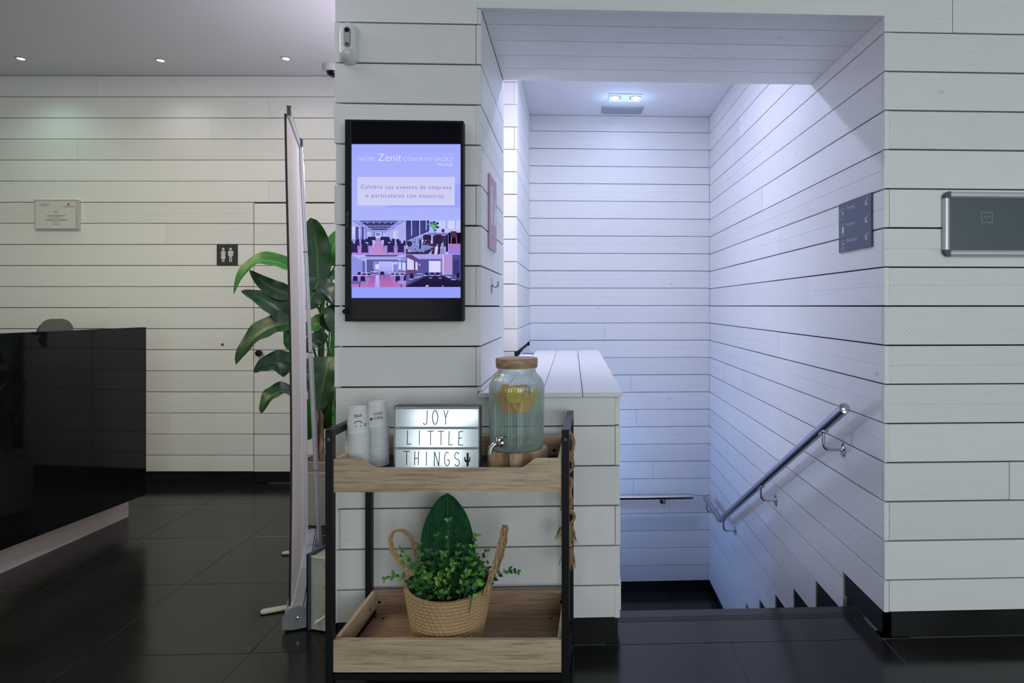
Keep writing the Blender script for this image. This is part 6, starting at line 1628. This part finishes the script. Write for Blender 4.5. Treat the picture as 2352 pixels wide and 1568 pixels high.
# ================================================================== knotted rope hanging on the cart
M_rope = mat('jute_rope', (.36, .22, .10), .85); Nr = NT(M_rope); tr = Nr.n('ShaderNodeTexCoord'); nr_ = Nr.n('ShaderNodeTexNoise', Scale=420.0, Detail=3.0); Nr.l(tr.outputs['Object'], nr_.inputs['Vector']); rr2 = Nr.ramp(nr_.outputs[0], [(.35, (.16, .09, .035)), (.55, (.38, .24, .11)), (.7, (.52, .36, .19))]); Nr.l(rr2.outputs[0], Nr.p.inputs['Base Color'])
Dr_ = 2.10
rope = thing('knotted_rope', 'knotted jute rope with frayed tassels hanging on the cart frame', 'rope', tuple(C(1312, 1310, Dr_)))
def rope_bm(bm, pts, rad, tw=1.0, strands=3, n=60):
    P_ = []
    for k in range(n + 1):
        t = k / n; f = t * (len(pts) - 1); i = min(int(f), len(pts) - 2); u_ = f - i
        p_1 = pts[max(i - 1, 0)]; p0_ = pts[i]; p1_ = pts[i + 1]; p2_ = pts[min(i + 2, len(pts) - 1)]
        P_.append(.5 * ((2 * p0_) + (p1_ - p_1) * u_ + (2 * p_1 - 5 * p0_ + 4 * p1_ - p2_) * u_ * u_ + (3 * p0_ - p_1 - 3 * p1_ + p2_) * u_ ** 3))
    L_ = 0; acc = [0]
    for k in range(n): L_ += (P_[k + 1] - P_[k]).length; acc.append(L_)
    for s_ in range(strands):
        Q_ = []
        for k, p in enumerate(P_):
            tg = (P_[min(k + 1, n)] - P_[max(k - 1, 0)]).normalized(); a1_ = tg.cross(V((.3, 1, .1))).normalized(); b1_ = tg.cross(a1_)
            th2 = acc[k] / (rad * 5.2) * 2 * PI * tw / 1.6 + 2 * PI * s_ / strands
            Q_.append(p + (a1_ * math.cos(th2) + b1_ * math.sin(th2)) * rad * .52)
        tube(bm, Q_, rad * .56, 7)
def fray(bm, p, dirs, ln, nn=16, seed=0):
    rq = random.Random(seed)
    for k in range(nn):
        q = p + V((rq.uniform(-.005, .005), rq.uniform(-.005, .005), 0)); e_ = p + dirs * ln * rq.uniform(.75, 1.1) + V((rq.uniform(-.012, .012), rq.uniform(-.01, .01), 0)); m_ = (q + e_) / 2 + V((rq.uniform(-.005, .005), 0, 0))
        tube(bm, [q, m_, e_], [.0012, .0011, .0006], 5)
cr = lambda x, y, d=0: C(x, y, Dr_ + d)
segs = [([cr(1297, 992, -.01), cr(1304, 988), cr(1314, 1000), cr(1318, 1018), cr(1313, 1040), cr(1306, 1052)], .0052), ([cr(1304, 1000, .01), cr(1313, 1010, .015), cr(1314, 1030, .01), cr(1308, 1046), cr(1312, 1060)], .0040),
        ([cr(1306, 1036), cr(1314, 1052), cr(1316, 1072, .0), cr(1308, 1084)], .0056), ([cr(1309, 1095), cr(1313, 1108), cr(1309, 1130), cr(1313, 1152), cr(1309, 1166)], .0062), ([cr(1303, 1098, .01), cr(1304, 1130, .01), cr(1306, 1164, .01)], .0055),
        ([cr(1308, 1176), cr(1317, 1178), cr(1319, 1190), cr(1312, 1200), cr(1308, 1210)], .0052), ([cr(1292, 1130, .03), cr(1291, 1150, .03), cr(1290, 1172, .03)], .0050)]
for i, (pts, rad) in enumerate(segs):
    bm = B(); rope_bm(bm, pts, rad); obj('cord', bm, M_rope, rope, smooth=True)
for i, (p, dx, ln, n_) in enumerate(((cr(1311, 1205), .22, .062, 22), (cr(1309, 1245), .02, .020, 10), (cr(1312, 1258), .06, .070, 22), (cr(1289, 1210, .03), -.35, .045, 12), (cr(1291, 1275, .03), -.1, .035, 6))):
    bm = B(); fray(bm, p, V((dx, 0, -1)).normalized(), ln, n_, i); obj('tassel', bm, M_rope, rope, smooth=True)
bm = B(); lathe(bm, [(.001, -.007), (.007, -.006), (.0095, 0), (.007, .006), (.001, .007)], cr(1309, 1250), 14, rfun=lambda a, z: 1 + .08 * math.sin(7 * a)); lathe(bm, [(.001, -.007), (.006, -.006), (.009, 0), (.006, .006), (.001, .007)], cr(1311, 1172), 14, rfun=lambda a, z: 1 + .08 * math.sin(7 * a)); obj('knot', bm, M_rope, rope, smooth=True)
bm = B(); rope_bm(bm, [cr(1309, 1205), cr(1310, 1225), cr(1308, 1250)], .0045, n=24); obj('cord', bm, M_rope, rope, smooth=True)

# ================================================================== inferred lamp behind the pillar; added unseen fill lamps and ceiling panels
fx, fy_ = -.85, 3.36
fl_ = thing('assumed_floor_lamp', 'assumed unseen white globe floor lamp standing in the passage behind the pillar', 'lamp', (fx, fy_, 0))  # assumed source for the light behind the pillar, out of view
bm = B(); lathe(bm, [(.0001, 0), (.13, 0), (.13, .012), (.02, .022), (.012, .03), (.012, 1.86), (.03, 1.875), (.03, 1.89), (.0001, 1.89)], (fx, fy_, 0), 28); obj('stand', bm, M_black, fl_, smooth=True)
bm = B(); bmesh.ops.create_uvsphere(bm, u_segments=24, v_segments=16, radius=.045, matrix=Matrix.Translation((fx, fy_, 1.935))); globe = obj('globe', bm, emis('lamp_glow_warm', (1.0, .92, .97), 5), fl_, smooth=True)
s = point('lamp_light', (0, 0, 0), LIGHTS['TO'][0], LIGHTS['TO'][1], .10); s.parent = fl_; s.location = (0, 0, 1.97)
s = spot('ceiling_fill', (0, 0, 0), (-.55, .25, 1), LIGHTS['TU'][0], LIGHTS['TU'][1], 2.2, 1.0, .05); s.parent = fl_; s.location = (0, 0, 2.06)  # added upward spot brightening the ceiling left of the pillar
for i_, (k_, x_, y_) in enumerate(FILL_PANELS):
    pl_ = thing('fill_panel', ('added unseen fill light panel over the poster side of the lobby', 'added unseen fill light panel in front of the television pillar', 'added unseen fill light panel over the reception desk', 'added unseen fill light panel near the boarded lobby wall')[i_], 'ceiling light', (x_, y_, CEIL))
    bm = B(); box(bm, (x_ - .6, y_ - .6, CEIL - .012), (x_ + .6, y_ + .6, CEIL)); obj('frame', bm, M_white, pl_)  # frame for the added fill light, out of view
ly = V((.05, 4.75, -.05)); wl2 = thing('fill_lamp', 'added unseen fill lamp low on the stairwell side behind the half wall', 'lamp', (XS, ly.y, ly.z))  # added out of view as extra fill for the lower stairs
bm = B(); box(bm, (XS + .001, ly.y - .06, ly.z - .06), (XS + .05, ly.y + .06, ly.z + .06), bev=.004); obj('housing', bm, M_white, wl2)
s = point('lamp_light', (0, 0, 0), LIGHTS['LL'][0], LIGHTS['LL'][1], .04); s.parent = wl2; s.location = (.12, 0, 0)
lw_ = V((XH, 3.4, .55)); wl3 = thing('fill_lamp', 'added unseen fill lamp on the stair side of the half wall under its cap', 'lamp', tuple(lw_))  # added out of view to brighten the soffit and lower stair wall
bm = B(); box(bm, (XH + .001, lw_.y - .07, lw_.z - .04), (XH + .035, lw_.y + .07, lw_.z + .04), bev=.004); obj('housing', bm, M_white, wl3)
s = area('lamp_light', (0, 0, 0), (1, 0, .9), .10, .05, LIGHTS['SB'][0], LIGHTS['SB'][1]); s.parent = wl3; s.location = (.045, 0, 0)
print('leaves', nleaf)
